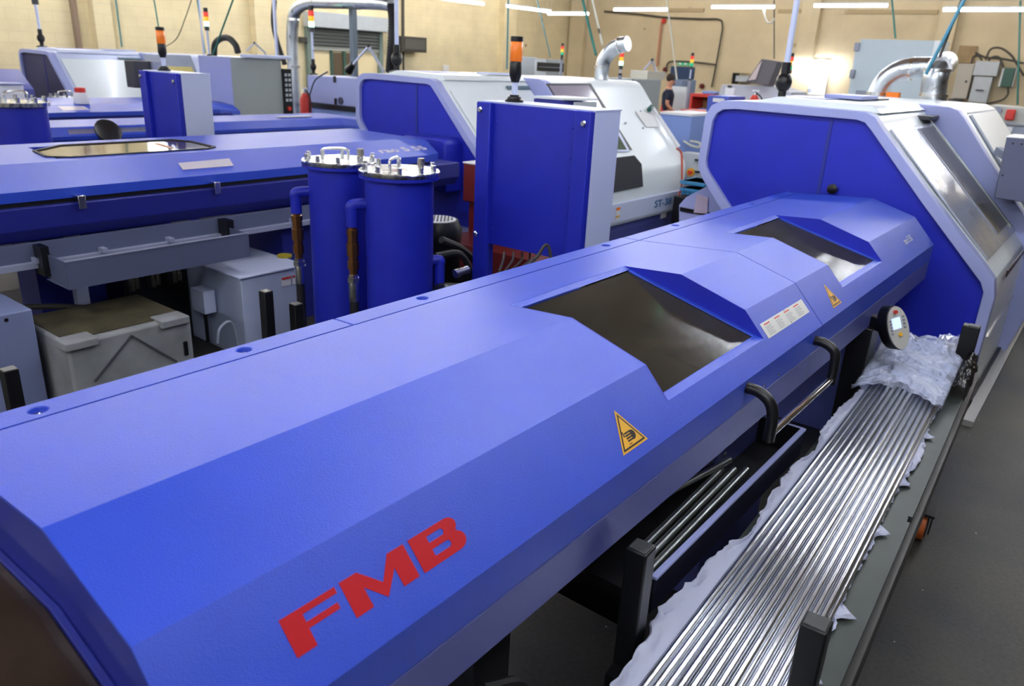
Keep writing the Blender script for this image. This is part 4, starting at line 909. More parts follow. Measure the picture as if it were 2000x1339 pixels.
# dark red stand behind the near control cabinet
t=thing('red_stand',(4.85,4.1,0),'dark red steel stand behind the blue-backed control cabinet','stand')
a=at(905,318,X=4.75); MB().box(4.75,4.95,3.5,a.y,.78,a.z).obj('stand_head',REDD,t,bevel=.01); MB().box(4.745,4.955,3.5,a.y+.005,a.z,a.z+.01).obj('stand_top',WHT,t)
b=at(915,450,X=4.8); MB().box(4.80,4.95,3.55,b.y,.25,.80).obj('stand_column',REDD,t); MB().box(4.4,4.95,2.6,b.y,.32,.52).obj('stand_foot',REDD,t); MB().box(4.38,4.97,2.6,b.y+.01,.0,.30).obj('stand_base',BLACK,t)
for i,(x0,x1) in enumerate(((985,975),(1003,985),(1020,995),(1035,1010),(1048,1025))):
    o=MB().tube(bez([at(x0,492,Y=2.75),at(x0-2,508,Y=2.72),at(x1,530,Y=2.6)],10),.007,6).obj('cabinet_cable',WIRE); tag(o,'thin grey cable dropping out of the near control cabinet','cable','cables under the near control cabinet')
cable('cabinet_cable',[at(1030,520,Y=2.5),at(1048,502,Y=2.5),at(1075,498,Y=2.45),Vector((at(1075,498,Y=2.45).x+.05,2.4,.01))],.010,WIRE,'thicker bent cable lying behind the blue lid under the control cabinet')
# ---------------- third and fourth rows of bar feeders ----------------
def feeder_far(name,pts,x0,x1,label,labels,parent_extra=None):
    t=thing(name,((x0+x1)/2,pts[1][0],0),label,'machine','bar feeders in the far rows')
    m=MB(); sk(m,x0,x1-.4,pts); 
    B=[(x1,(p[0]+pts[2][0])/2,p[1]-.04) for p in pts]
    for i in range(len(pts)-1): m.poly([(x1-.4,*pts[i]),(x1-.4,*pts[i+1]),B[i+1],B[i]])
    o=m.obj('lid',BLUE,t,solid=.006,smooth=False); fixn(o)
    y0,y1=pts[0][0],pts[-1][0]
    MB().box(x0,x1-.2,y1+.03,y0-.03,.62,pts[-1][1]).obj('body',NAVY,t); MB().box(x0,x1-.3,y1+.01,y1+.03,.60,.68).obj('support_beam',PALE,t)
    for x in (x0+.5,x1-.8): MB().box(x,x+.4,y1+.2,y0-.1,0,.62).obj('pedestal',NAVY,t)
    for (x,w_,mm_) in labels: 
        (ya,za),(yb,zb_)=pts[-3],pts[-2]; n=Vector((0,za-zb_,-(yb-ya)))
        if n.z<0: n=-n
        n.normalize(); a=Vector((x,ya+(yb-ya)*.25,za+(zb_-za)*.25)); d=Vector((0,yb-ya,zb_-za))*.5
        MB().ext([a,a+Vector((w_,0,0)),a+Vector((w_,0,0))+d,a+d],n*.003).obj('label_plate',mm_,t)
    return t
PF=[(7.95,1.172),(7.80,1.18),(7.50,1.150),(7.44,1.072),(7.44,1.04)]
f3=feeder_far('bar_feeder',PF,1.2,6.6,'blue bar feeder in the third row, just behind the left one',[(at(130,256,Y=7.5).x,.35,LABP),(at(226,250,Y=7.5).x,.55,LAB)])
a=at(212,254,Y=7.45); MB().lathe((a.x,7.47,1.10),[(.12,0),(.12,.02),(.09,.03)],20,axis=(0,-.8,.6)).obj('dark_cap',BLACK,f3)
q=at(560,226,Y=7.8); MB().box(q.x-.25,q.x+.2,7.58,7.66,1.166,1.176).obj('label_plate',WHT,f3)
PG=[(10.9,1.175),(10.5,1.195),(9.9,1.165),(9.6,1.10),(9.6,1.05)]
f4=feeder_far('bar_feeder',PG,2.8,6.3,'blue bar feeder in the fourth row, with a red-capped tub standing on it',[(at(107,212,Y=9.9).x,.3,LABP)])
q=at(162,216,Y=9.95); t=thing('plastic_tub',(q.x,9.95,1.17),'white plastic tub with red lid on the fourth-row feeder','tub')
MB().lathe((q.x,9.95,1.168),[(.085,0),(.09,.01),(.075,.12),(.07,.13)],18).obj('tub_body',WHT,t); MB().lathe((q.x,9.95,1.298),[(.06,0),(.06,.05),(.055,.055)],18).obj('tub_lid',RED,t)
# round filters of the far rows
def farfilt(px_,py_,Y,label,r=.20):
    q=at(px_,py_,Y=Y); t=thing('coolant_filter',(q.x,q.y,0),label,'filter','blue pressure filters of the far rows')
    MB().lathe((q.x,q.y,0),[(r,0),(r,q.z-.03)],36).obj('filter_body',BLUE2,t); l=MB().lathe((q.x,q.y,q.z-.03),[(r*1.14,0),(r*1.15,.03)],36).obj('filter_lid',BRUSH,t)
    for i in range(10):
        a=2*PI*i/10; MB().lathe((q.x+r*math.cos(a),q.y+r*math.sin(a),q.z),[(.016,0),(.016,.04)],8).obj('lid_bolt',STEEL,l)
    MB().tube(bez([(q.x-.08,q.y,q.z),(q.x-.07,q.y,q.z+.07),(q.x+.07,q.y,q.z+.07),(q.x+.08,q.y,q.z)],16),.01,8).obj('lid_handle',STEEL,l)
farfilt(33,198,6.95,'blue round filter cut by the left edge, steel lid crowded with bolts')
farfilt(128,189,11.4,'small blue round filter lid far back beside the dark ended lathe',.18)
q=at(20,178,Y=8.3); o=MB().box(q.x-.16,q.x+.12,8.3,8.5,q.z-.09,q.z+.06).obj('junction_box',WHT,bevel=.01); tag(o,'small white box standing just behind the bolted filter lid at the left edge','box')
MB().box(q.x-.18,q.x+.14,8.28,8.52,q.z+.06,q.z+.07).obj('box_lid',PERI,o); MB().cyl((q.x,8.4,0),(q.x,8.4,q.z-.09),.03).obj('box_stand',PERI,o)
q=at(20,165,Y=12.6); o=MB().prof([(13.4,q.z-.5),(13.4,q.z+.18),(12.8,q.z+.2),(12.4,q.z-.05),(12.4,q.z-.5)],q.x-1.6,q.x+.22).obj('machine_hood',mat('violet blue hood',(.10,.12,.42),.4)); tag(o,'violet blue machine hood at the far left edge under the grey dado','machine cover')
MB().box(q.x-1.5,q.x+.15,12.5,13.3,0,q.z-.5).obj('hood_base',NAVY,o)
q=at(262,176,X=7.3); t=thing('red_trolley',(q.x,q.y,0),'red tray trolley beside the far blue-backed cabinet','trolley')
MB().box(7.3,7.8,q.y-.5,q.y+.28,q.z-.06,q.z).obj('tray',RED,t,bevel=.01)
MB().box(7.32,7.78,q.y-.48,q.y+.26,q.z,q.z+.004).obj('tray_mat',WOOD,t)
for y in (q.y-.45,q.y+.15): 
    for x in (7.35,7.7): MB().box(x,x+.05,y,y+.05,0,q.z-.06).obj('leg',RED,t)
# ---------------- background machinery and fittings ----------------
def fbox(name,px0,py0,px1,py1,X,depth,m,parent=None,zb=None,bevel=.006):
    """box facing the viewer's end of the hall; corners of its near face given, depth away"""
    a=at(px0,py0,X=X); b=at(px1,py1,X=X)
    z1=a.z; z0=b.z if zb is None else zb
    if depth>.3: b.y=min(at(px1,py1,X=X+depth).y,a.y-.05)
    return MB().box(X,X+depth,b.y,a.y,z0,z1).obj(name,m,parent,bevel=bevel)
# grey cabinet with keypad left of the duct
a=at(450,112,Y=9.9); yl=at(388,108,X=a.x).y
t=thing('grey_cabinet',(a.x+.4,10.3,0),'tall grey cabinet with small keypad beside the big silver duct','cabinet')
b=at(548,109,Y=9.9)
MB().box(a.x,b.x,9.9,yl,0,a.z).obj('cabinet_body',mat('green grey paint',(.33,.37,.37),.5),t,bevel=.004)
MB().box(a.x-.01,a.x,9.9,yl,0,a.z).obj('cabinet_side',PERI,t)
MB().box(a.x+.15,b.x+.15,9.84,9.90,a.z+.0,a.z+.05).obj('top_rail',PALE,t,bevel=.01)
MB().box(b.x-.0,b.x+.14,9.86,10.1,.95,1.62).obj('keypad_panel',BLACK,t)
m=MB()
for i in range(6):
    for j in range(2): m.box(b.x+.02+j*.06,b.x+.06+j*.06,9.852,9.86,1.52-i*.07,1.56-i*.07)
m.obj('keypad_keys',GREYW,t)
MB().cyl((b.x+.07,9.84,1.07),(b.x+.07,9.86,1.07),.03).obj('stop_button',RED,t)
MB().cyl((a.x+.02,yl-.1,0),(a.x+.02,yl-.1,2.9),.012,seg=8).obj('conduit',PALE,t)
# big duct arch
t=thing('extraction_duct',(9.2,11.5,0),'big silver extraction duct arching over the shutter, rising beside the grey cabinet','duct')
X=9.2
pts=[at(578,210,X=X),at(572,120,X=X),at(571,60,X=X),at(577,22,X=X),at(600,6,X=X),at(640,4,X=X),at(740,6,X=X),at(765,10,X=X)]
MB().tube(bez([Vector((pts[0].x,pts[0].y,0))]+pts,60),.105,20).obj('duct_pipe',GALV,t)
for p,dv in ((at(575,130,X=X),(0,0,1)),(at(573,38,X=X),(0,0,1)),(at(700,5,X=X),(0,1,0))): MB().cyl(Vector(p)-Vector(dv)*.02,Vector(p)+Vector(dv)*.02,.113).obj('duct_clamp',STEEL,t)
m=MB().tube(bez([at(765,8,X=X),at(768,40,X=X),at(766,90,X=X),at(762,140,X=X+.1)],50),[.075+(.008 if i%2 else 0) for i in range(len(bez([(0,0,0)]*4,50)))],14).obj('flexible_hose',RUBB,t)
MB().tube(bez([at(536,0,X=X),at(534,45,X=X),at(541,80,X=X),at(556,125,X=X)],20),.045,12).obj('black_hose',RUBB,t)
# stands / posts
for px_,X,y0,y1,r,mm,lb in ((692,9.5,0,140,.05,mat('blue grey post',(.12,.16,.20),.4),'blue grey steel post in front of the shutter'),(541,9.0,-5,110,.022,PALE,'thin pale pole beside the big silver duct')):
    p=at(px_,y1,X=X); o=MB().box(p.x-r,p.x+r,p.y-r,p.y+r,0,at(px_,y0,X=X).z+.5).obj('steel_post',mm,bevel=.004); tag(o,lb,'post')
# chip filter unit
a=at(673,152,X=8.6); 
t=thing('filter_unit',(8.9,10.6,0),'pale blue-grey filter unit with square vents, left of the middle lathe','machine')
yl=at(600,150,X=8.6).y; yr=at(696,153,X=8.6).y; zb_=at(673,207,X=8.6).z
MB().box(8.6,9.4,yr,yl,zb_,a.z).obj('unit_body',PERI,t,bevel=.01)
MB().box(8.62,9.42,yr-.02,a.y,zb_,a.z+.004).obj('unit_front',GREYW,t)
MB().box(8.58,9.42,yr-.01,yl+.01,zb_-.08,zb_).obj('black_band',BLACK,t); MB().box(8.6,9.4,yr,yl,0,zb_-.08).obj('unit_base',LTBLUE,t)
for px_,py_ in ((653,155),(655,198)): q=at(px_,py_,X=8.59); MB().box(8.59,8.6,q.y-.03,q.y+.03,q.z-.05,q.z+.05).obj('vent',BLACK,t)
q=at(665,197,X=8.59); MB().cyl((8.585,q.y,q.z),(8.6,q.y,q.z),.06).obj('logo_disc',mat('grey print dark',(.05,.05,.10),.5),t)
cable('unit_hose',[at(640,140,X=8.55),at(617,155,X=8.5),at(608,175,X=8.5),at(604,190,X=8.5)],.012,mat('blue grey hose',(.03,.05,.09),.5),None,parent=t)
s0=signal((8.9,at(612,132,X=8.9).y,a.z+.0),.70,t,('r','y','g'),'g',1.5)
# articulated lamp arms
def arm(p0,p1,p2,X,label,k=1,head=True):
    t=thing('arm_lamp',at(*p0,X=X),label,'lamp'); a,b,c=at(*p0,X=X),at(*p1,X=X),at(*p2,X=X)
    MB().bar(a,b,.03*k,.03*k).obj('lower_arm',GREYM,t); MB().bar(b,c,.025*k,.025*k).obj('upper_arm',PALE,t); MB().sph(b,.03*k,10).obj('elbow_joint',BLACK,t)
    if head: MB().cyl(c,c+Vector((-.0,.12*k,-.10*k)),.04*k,.075*k).obj('lamp_head',BLACK,t)
    MB().cyl((a.x,a.y,0),a,.02*k).obj('lamp_post',GREYM,t); return t
arm((750,140),(720,90),(690,125),8.3,'folded grey arm lamp standing before the shutter, left of the black hose')
arm((1285,150),(1274,117),(1257,137),14.5,'folded pale arm lamp on the grey cabinet, left of the blue exit door',1.1,False)
arm((518,103),(497,84),(482,99),8.0,'thin folded lamp arm behind the grey keypad cabinet',.7,False)
# fire extinguishers
def ext(px_,py_,X,k,label):
    p=at(px_,py_,X=X); t=thing('fire_extinguisher',(p.x,p.y,0),label,'fire extinguisher'); c=Vector((p.x,p.y,0)); z=p.z
    MB().lathe((c.x,c.y,z-.5*k),[(.08*k,0),(.085*k,.02),(.085*k,.38*k),(.05*k,.46*k),(.02*k,.48*k)],18).obj('cylinder',RED,t)
    MB().lathe((c.x,c.y,z-.04*k),[(.03*k,0),(.03*k,.05*k),(.015*k,.07*k)],10).box(c.x-.02,c.x+.02,c.y-.08*k,c.y+.05*k,z+.03*k,z+.05*k).obj('valve_head',STEEL,t)
    MB().tube(bez([(c.x,c.y-.03*k,z),(c.x-.02,c.y-.13*k,z-.08*k),(c.x-.03,c.y-.13*k,z-.3*k)],12),.012*k,8).obj('hose',RUBB,t)
    MB().lathe((c.x,c.y,0),[(.12*k,0),(.12*k,.02),(.02,.03),(.02,z-.5*k)],10).obj('stand',BLACK,t)
ext(596,178,8.3,1.1,'red fire extinguisher beside the big silver duct')
ext(1475,182,11.5,.9,'red fire extinguisher before the grey bench machine, behind the right-hand lathe')
# black arched hose over the cabinet
cable('black_duct',[at(418,108,X=7.6),at(420,86,X=7.6),at(432,75,X=7.6),at(447,75,X=7.6),at(460,88,X=7.6),at(465,103,X=7.6)],.05,RUBB,'thick black hose arching behind the grey keypad cabinet','hose',n=30,seg=12)
# C lathe window bay, dark screens
t=thing('machine_screen',(5.9,11.2,0),'dark grey control screen in front of the far pale lathe','screen')
a=at(259,117,Y=11.0); b=at(326,172,Y=11.0); MB().box(a.x,b.x,11.0,11.25,b.z,a.z-.01).obj('screen_panel',DARKG,t,bevel=.01); MB().box(a.x+.25,b.x,10.95,11.0,a.z-.15,a.z-.01).obj('screen_hood',GREYM,t)
MB().cyl(((a.x+b.x)/2,11.12,0),((a.x+b.x)/2,11.12,b.z),.04).obj('screen_stand',GREYM,t)
def cpn(px,py,off=.012): return onpl(px,py,(0,.70+11.68+.008-.77*off,1.32-.004+.64*off),n0)
f_=MB().ext([cpn(278,106),cpn(372,108),cpn(388,150),cpn(300,150)],Vector(n0)*-.01).obj('window_surround',GREYM,C_)
MB().ext([cpn(322,129,.014),cpn(374,131,.014),cpn(380,143,.014),cpn(322,143,.014)],Vector(n0)*.003).obj('side_window',mat('window showing warm light',(.35,.30,.12),.3,emit=.25),f_)
# free-standing signal towers of far machines
for i,(px_,py0,py1,X,k,on,lb) in enumerate(((409,110,15,7.2,1.2,'g','signal tower lit green beside the black arched hose'),(1097,116,87,16.7,1.2,'','unlit signal tower on the far pale cabinet under the tubes'),(1211,147,96,10.5,1.0,'g','signal tower lit green peeping from behind the silver duct elbow'),(1347,157,103,16,1.2,'','signal tower in front of the blue exit door'),(1537,170,103,14.0,1.2,'','small signal tower right of the large grey monitor hood'))):
    p=at(px_,py0,X=X); p2=at(px_,py1,X=X); h=(p2.z-p.z); hh=h-(.045*k+.058*k*3+.05*k)
    t=thing('signal_tower',(p.x,p.y,0),lb,'signal light','signal towers of the far machines')
    MB().cyl((p.x,p.y,0),(p.x,p.y,p.z),.03,seg=10).obj('tower_post',GREYM,t)
    signal(p,max(hh,.05),t,('r','y','g'),on,k,ball=False,nm='signal_head')
# pale machine under the tubes
t=thing('pale_cabinet',(17.5,14,0),'pale cabinet with a dark open shelf under the tubes, far behind','cabinet')
fbox('cabinet_body',1012,110,1047,140,17,.8,GREYW,t,zb=0); fbox('cabinet_side',1045,114,1100,140,17,.8,GREYW,t,zb=0)
fbox('dark_shelf',1049,121,1099,141,16.98,.05,BLACK,t); fbox('shelf_board',1052,130,1094,133,16.96,.03,GREYM,t); fbox('yellow_strip',1043,112,1078,114,16.98,.1,YEL,t)
# silver duct elbow on the middle lathe
t=thing('duct_elbow',(9.5,5.9,0),'silver duct elbow rising from the middle lathe and bending right','duct')
X=8.2
MB().tube(bez([at(1175,160,X=X),at(1175,142,X=X),at(1180,118,X=X),at(1196,97,X=X),at(1214,88,X=X),at(1226,85,X=X)],30),.085,20).obj('elbow_pipe',GALV,t)
for p,d in ((at(1175,131,X=X),Vector((0,0,1))),(at(1212,88,X=X),Vector((0,-1,.15)))): MB().cyl(p-d*.012,p+d*.012,.094).obj('duct_clamp',STEEL,t)
# big grey cabinet behind it
t=thing('green_grey_cabinet',(11.4,6,0),'large green-grey cabinet behind the sloped end of the middle lathe','cabinet')
a=at(1225,150,X=11); b=at(1292,155,X=11.9)
MB().box(11,11.9,b.y,a.y+.6,0,a.z-.03).obj('cabinet_body',mat('green grey paint',(.33,.37,.37),.5),t,bevel=.005)
MB().box(11.6,12.2,b.y+.1,a.y+.3,a.z-.03,a.z+.10).obj('top_box',mat('beige top box',(.50,.48,.40),.5),t,bevel=.005)
MB().box(10.99,11,b.y-.0,b.y+.02,0,a.z-.03).obj('dark_edge',BLACK,t)
# blue grey locker, white panel, red rack, bench
t=thing('blue_grey_locker',(16.6,7.4,0),'blue-grey locker beyond the person, before the blue exit door','cabinet')
fbox('locker_body',1318,155,1353,215,16.5,.7,mat('locker paint',(.17,.23,.35),.5),t,zb=0); fbox('white_door',1312,168,1335,215,16.4,.06,WHITEP,t,zb=.2)
t=thing('red_rack',(15.8,6.7,0),'red framed rack with plywood back and small boxes','rack')
a=at(1353,182,X=15.5); b=at(1388,182,X=15.5)
MB().box(15.5,16.1,b.y,a.y,a.z-.06,a.z).obj('rack_top',RED,t); MB().box(15.5,16.1,a.y,a.y+.05,0,a.z).box(15.5,16.1,b.y-.05,b.y,0,a.z).obj('rack_frame',RED,t)
MB().box(16.05,16.1,b.y,a.y,.3,a.z-.06).obj('rack_back',WOOD,t); MB().box(15.55,15.8,b.y+.02,b.y+.25,.95,1.12).obj('parts_bin',LTBLUE,t); MB().box(15.5,16.1,b.y,a.y,.85,.9).obj('rack_shelf',RED,t)
tag(MB().box(15.6,15.9,a.y-.45,a.y-.15,a.z+.001,a.z+.06).obj('blue_tub',LTBLUE,bevel=.02),'small blue tub on top of the red framed rack','tub')
t=thing('red_bench',(13.2,6,0),'red topped bench in front of the red rack','bench')
a=at(1329,213,X=13); b=at(1395,216,X=13)
MB().box(13,13.5,b.y-.4,a.y,a.z-.14,a.z).obj('bench_top',RED,t,bevel=.01)
for y in (a.y-.05,b.y-.35): MB().box(13.1,13.4,y,y+.05,0,a.z-.14).obj('leg',RED,t)
# light blue machine between the lathes, with isolator box and crates
t=thing('blue_machine',(8.6,4.4,0),'light blue sheet metal machine with white top between the two lathes','machine')
a=at(1290,222,X=9.6); b=at(1400,236,X=10.4); zz=at(1340,300,X=9.6).z
MB().box(9.6,10.4,b.y,a.y,zz,a.z-.0).obj('machine_body',LTBLUE,t); MB().box(9.58,10.42,b.y,a.y,a.z,a.z+.03).obj('machine_top',WHT,t); MB().box(9.7,10.4,b.y,a.y,0,zz).obj('machine_base',mat('dark blue base',(.03,.06,.20),.5),t)  # base in a darker blue than the body
MB().tube(bez([at(1335,275,X=9.5),at(1350,284,X=9.5),at(1365,287,X=9.5),at(1366,279,X=9.5),at(1348,275,X=9.5)],24),.014,8).obj('looped_cable',WHCAB,t)
t=thing('isolator_box',(9.0,3.9,0),'white isolator box with yellow and red switch beside the pale rounded frame','control box')
fbox('box_body',1331,297,1362,352,8.9,.18,GREYW,t); q=at(1350,336,X=8.9); MB().cyl((8.9,q.y,q.z),(8.87,q.y,q.z),.05).obj('yellow_plate',YEL,t); MB().cyl((8.87,q.y-.01,q.z),(8.83,q.y-.01,q.z),.025).obj('red_knob',RED,t)
for py_ in (312,335): q=at(1362,py_,X=8.9); MB().bar((8.88,q.y+.02,q.z),(8.88,q.y-.07,q.z),.03,.02).obj('latch',BLACK,t)
q=at(1345,352,X=9.0); MB().box(8.95,9.05,q.y-.05,q.y+.05,0,q.z).obj('box_stand',GREYM,t)
for i,(y0,y1) in enumerate(((352,366),(366,386))):
    t=thing('plastic_crate',at(1350,y1,X=8.3),('upper','lower')[i]+' turquoise plastic crate between the two lathes','crate','turquoise crates')
    a=at(1331,y0,X=8.3); b=at(1375,y1,X=8.3); o=MB().box(8.3,8.7,b.y,a.y,b.z+.002,a.z).obj('crate_body',TURQ,t,bevel=.004)
    MB().box(8.28,8.72,b.y-.01,a.y+.01,a.z-.03,a.z).obj('crate_rim',mat('turquoise rim',(.05,.26,.50),.4),t)
    m=MB(); 
    for k in range(5): m.box(8.285,8.30,b.y+(a.y-b.y)*(k+.5)/5-.01,b.y+(a.y-b.y)*(k+.5)/5+.01,b.z+.01,a.z-.04)
    m.obj('crate_rib',mat('turquoise rim',(.05,.26,.50),.4),t)
q=at(1350,386,X=8.3); MB().box(8.25,8.75,q.y-.25,q.y+.2,0,q.z).obj('crate_stand',BLACK,bevel=.01); tag(bpy.data.objects['crate_stand'],'dark stand carrying the turquoise crates','stand')
# blue box, bench machine with monitor hood
t=thing('blue_hopper',(10.2,3.5,0),'blue box with a white label behind the pale rounded frame','machine')
a=at(1383,186,X=10.7); b=at(1456,190,X=11.3); MB().box(10.7,11.3,b.y,a.y,0,a.z).obj('hopper_body',mat('mid blue paint',(.06,.10,.48),.4),t,bevel=.006)
MB().box(10.68,10.69,at(1416,190,X=10.7).y,at(1394,190,X=10.7).y,a.z-.08,a.z-.03).obj('white_label',WHT,t)
t=thing('bench_machine',(12.4,4.1,0),'pale grey bench machine with a grey raised hood','machine')
X=12.0; q=[at(1410,165,X=X),at(1500,167,X=X),at(1545,180,X=X),at(1548,200,X=X),at(1398,200,X=X)]
MB().ext(q,(.7,0,0)).obj('machine_body',mat('pale machine paint',(.45,.46,.52),.45),t,bevel=.01)
q2=q[3]; MB().box(X,X+.6,q[3].y,q[4].y,0,q[4].z).obj('machine_base',GREYM,t)
fbox('white_panel',1417,170,1433,188,11.98,.03,WHT,t); fbox('small_display',1421,166,1428,171,11.96,.03,DARKG,t)
h=[at(1456,160,X=11.9),at(1487,115,X=11.9),at(1519,120,X=11.9),at(1501,168,X=11.9)]
hd_=MB().ext(h,(.25,0,0)).obj('raised_hood',mat('dark taupe hood',(.10,.09,.10),.45),t,bevel=.01)
MB().ext([at(1461,157,X=11.88),at(1480,128,X=11.88),at(1488,119,X=11.88),at(1476,155,X=11.88)],(.01,0,0)).obj('hood_window',mat('pinkish glass',(.50,.42,.42),.2),hd_)
t=thing('wall_shelf',(26.7,6,0),'black framed shelf on the back wall left of the raised grey hood','shelf')
fbox('shelf_frame',1432,142,1466,145,26.4,.5,BLACK,t); fbox('shelf_frame',1432,160,1466,163,26.4,.5,BLACK,t); fbox('shelf_post',1431,142,1434,164,26.4,.5,BLACK,t); fbox('shelf_box',1437,147,1460,160,26.5,.3,GREYW,t)
# task light on the back wall, tall pale blue cabinet
a=at(1541,124,X=26.6); b=at(1642,128,X=26.6)
light((26.6,(a.y+b.y)/2,2.2),'y',(a.y-b.y)*.98,'fluorescent tube low on the back wall, glaring on a white board')
o=MB().box(26.9,26.95,at(1618,140,X=26.9).y,at(1566,140,X=26.9).y,at(1590,185,X=26.9).z,at(1590,116,X=26.9).z).obj('white_board',WHT); tag(o,'bright white board on the back wall behind the low tube','board')
light((26.45,(a.y+b.y)/2,2.05),'y',(a.y-b.y)*.5,'second tube under the low wall tube, before the white board')
t=thing('pale_blue_cabinet',(14.6,3.3,0),'tall pale blue cabinet with grey hinges behind the right-hand lathe','cabinet')
PB=mat('pale blue paint',(.52,.62,.68),.4)
a=at(1681,76,X=14); b=at(1826,80,X=14)
MB().box(14,14.8,b.y,a.y,0,a.z).obj('cabinet_body',PB,t,bevel=.004)
MB().ext([(14.02,a.y,a.z-.05),(14.02,at(1673,80,X=14).y,a.z-.1),(14.02,at(1661,190,X=14).y+.05,1.4),(14.02,a.y,1.4)],(.5,0,0)).obj('side_flange',PB,t)
MB().box(13.99,14.5,b.y-.12,b.y,0,a.z).obj('cabinet_edge',WHITEP,t)
for px_,py_ in ((1675,92),(1666,145)): q=at(px_,py_,X=13.98); MB().box(13.95,14.0,q.y-.03,q.y+.05,q.z-.06,q.z+.07).obj('hinge',GREYM,t,bevel=.01)
fbox('small_plate',1672,176,1688,188,13.97,.02,GREYM,t)
# ducts on the next machine behind the right-hand lathe
t=thing('extraction_duct',(9.6,1.9,0),'silver duct arch left of the upright one, above the right-hand lathe','duct','silver ducts over the right-hand lathe')
X=9.0
MB().tube(bez([at(1712,200,X=X),at(1716,182,X=X),at(1731,156,X=X),at(1755,139,X=X),at(1785,133,X=X),at(1812,132,X=X),at(1824,132,X=X)],40),.105,22).obj('duct_pipe',GALV,t)
for p,d in ((at(1714,183,X=X),Vector((0,0,1))),(at(1781,134,X=X),Vector((0,1,0)))): MB().cyl(p-d*.014,p+d*.014,.116).obj('duct_clamp',STEEL,t)
q=at(1740,186,X=X-.2); MB().box(q.x,q.x+.1,q.y-.07,q.y+.05,q.z-.03,q.z+.03).obj('orange_tab',AMB,t)
t=thing('extraction_duct',(8.8,1.6,0),'upright silver duct rising and bending back, right of the arch','duct','silver ducts over the right-hand lathe')
X=8.6
MB().tube(bez([at(1823,205,X=X),at(1824,170,X=X),at(1829,145,X=X),at(1838,128,X=X+.15),at(1846,124,X=X+.5)],34),.115,22).obj('duct_pipe',GALV,t)
for py_ in (186,137): p=at(1824 if py_>150 else 1831,py_,X=X); MB().cyl(p-Vector((0,0,.014)),p+Vector((0,0,.014)),.127).obj('duct_clamp',STEEL,t)
MB().tube(bez([at(1816,128,X=X-.15),at(1828,115,X=X-.1),at(1845,116,X=X),at(1855,128,X=X),at(1855,142,X=X)],24),.02,8).obj('white_strap',WHT,t)
# base machine that carries them
t=thing('machine_block',(9.4,1.6,0),'pale machine top carrying the silver ducts behind the right-hand lathe','machine')
a=at(1640,196,X=9.0); b=at(1900,206,X=9.0); MB().box(8.35,10.2,b.y+.25,2.45,0,1.66).obj('block_body',WHITEP,t,bevel=.02)
# wall switch gear at right
XX=26.8
def wbox(lb,px0,py0,px1,py1,m,extra=None,nm='switch_box'):
    t=thing(nm,at((px0+px1)/2,(py0+py1)/2,X=XX),lb,'electrical box','switch boxes on the back wall'); fbox('box_body',px0,py0,px1,py1,XX-.15,.3,m,t,bevel=.01); return t
t=wbox('grey wall switch box nearest the upright silver duct',1873,124,1887,193,mat('warm grey box',(.40,.38,.33),.5)); q=at(1887,159,X=XX-.16); MB().cyl((XX-.17,q.y,q.z),(XX-.15,q.y,q.z),.03).obj('box_lock',BLACK,t); fbox('dark_socket',1852,193,1880,197,XX-.1,.1,DBLUE,t)
t=wbox('wide grey switch box joined above a narrower one',1906,119,1946,149,GREYW); fbox('box_lid',1903,149,1926,201,XX-.16,.3,GREYW,t); q=at(1915,176,X=XX-.17); MB().bar((XX-.18,q.y+.12,q.z),(XX-.18,q.y-.08,q.z),.05,.03).obj('rotary_handle',BLACK,t)
t=wbox('dark green wall box on a white board',1962,132,1974,170,GREEN); fbox('backing_board',1958,133,1978,170,XX-.02,.05,WHT,t)
for i,(pts,lb) in enumerate((([(1897,124),(1902,110),(1912,110),(1918,118)],'short black cable looping between the two left wall boxes'),([(1925,117),(1935,96),(1955,94),(1975,108),(1986,125),(2000,148)],'long dark cable arching over the wall boxes to the right edge'),([(1930,118),(1940,111),(1952,113),(1960,132)],'black cable dropping to the green wall box'),([(1969,170),(1968,185),(1955,196),(1925,203)],'dark cables curving from the green box down left'),([(1905,103),(1925,112),(1960,115),(2000,124)],'thin dark cable running level over the wall boxes'))):
    cable('wall_cable',[at(a,b,X=XX-.12) for a,b in pts],.028,WIRE,lb)
o=fbox('brown_stain_board',1874,89,1902,123,XX+.12,.06,mat('stained board',(.30,.21,.11),.8,var=.3,vscale=2)); tag(o,'brown stained patch board above the left wall box','board')
# machine at the right edge
t=thing('grey_machine',(9.0,.6,0),'pale grey machine with a red knob at the right edge','machine')
X=13.5; a=at(1935,205,X=X); b=at(2040,215,X=X); c=at(1918,242,X=X); d_=at(2040,250,X=X)
MB().ext([a,b,d_,c],(.8,0,0)).obj('upper_hood',mat('pale green grey',(.46,.48,.44),.45),t,bevel=.006)
e=at(1918,300,X=X); MB().box(X,X+.9,d_.y,c.y+.1,0,c.z).obj('lower_body',GREYM,t)
q=at(1974,222,X=X-.05); MB().box(q.x-.05,q.x,q.y-.06,q.y+.06,q.z-.09,q.z+.06).obj('red_knob',RED,t,bevel=.02)
q=at(1949,215,X=X-.02); MB().cyl((X-.03,q.y,q.z),(X,q.y,q.z),.05).obj('gauge',GREYM,t)
fbox('label_plate',1948,246,1976,258,X-.02,.02,WHT,t); 
q=at(1945,239,X=X-.03); q2=at(2000,244,X=X-.03); MB().bar(q,q2,.02,.02).obj('grab_bar',GREYM,t)
fbox('bench_strip',1944,269,1962,275,10.5,.3,WOOD,t)
t=thing('red_pallet',(11.5,.3,0),'stack of red pallets and crates on the floor at the right edge','pallet')
q=at(1990,600,Z=0)
for i in range(4): MB().box(q.x+.35,q.x+1.3,q.y-1.0,q.y-.15,.02+i*.14,.11+i*.14).obj('pallet_board',mat('worn red wood',(.35,.07,.035),.7,var=.3,vscale=9),t)
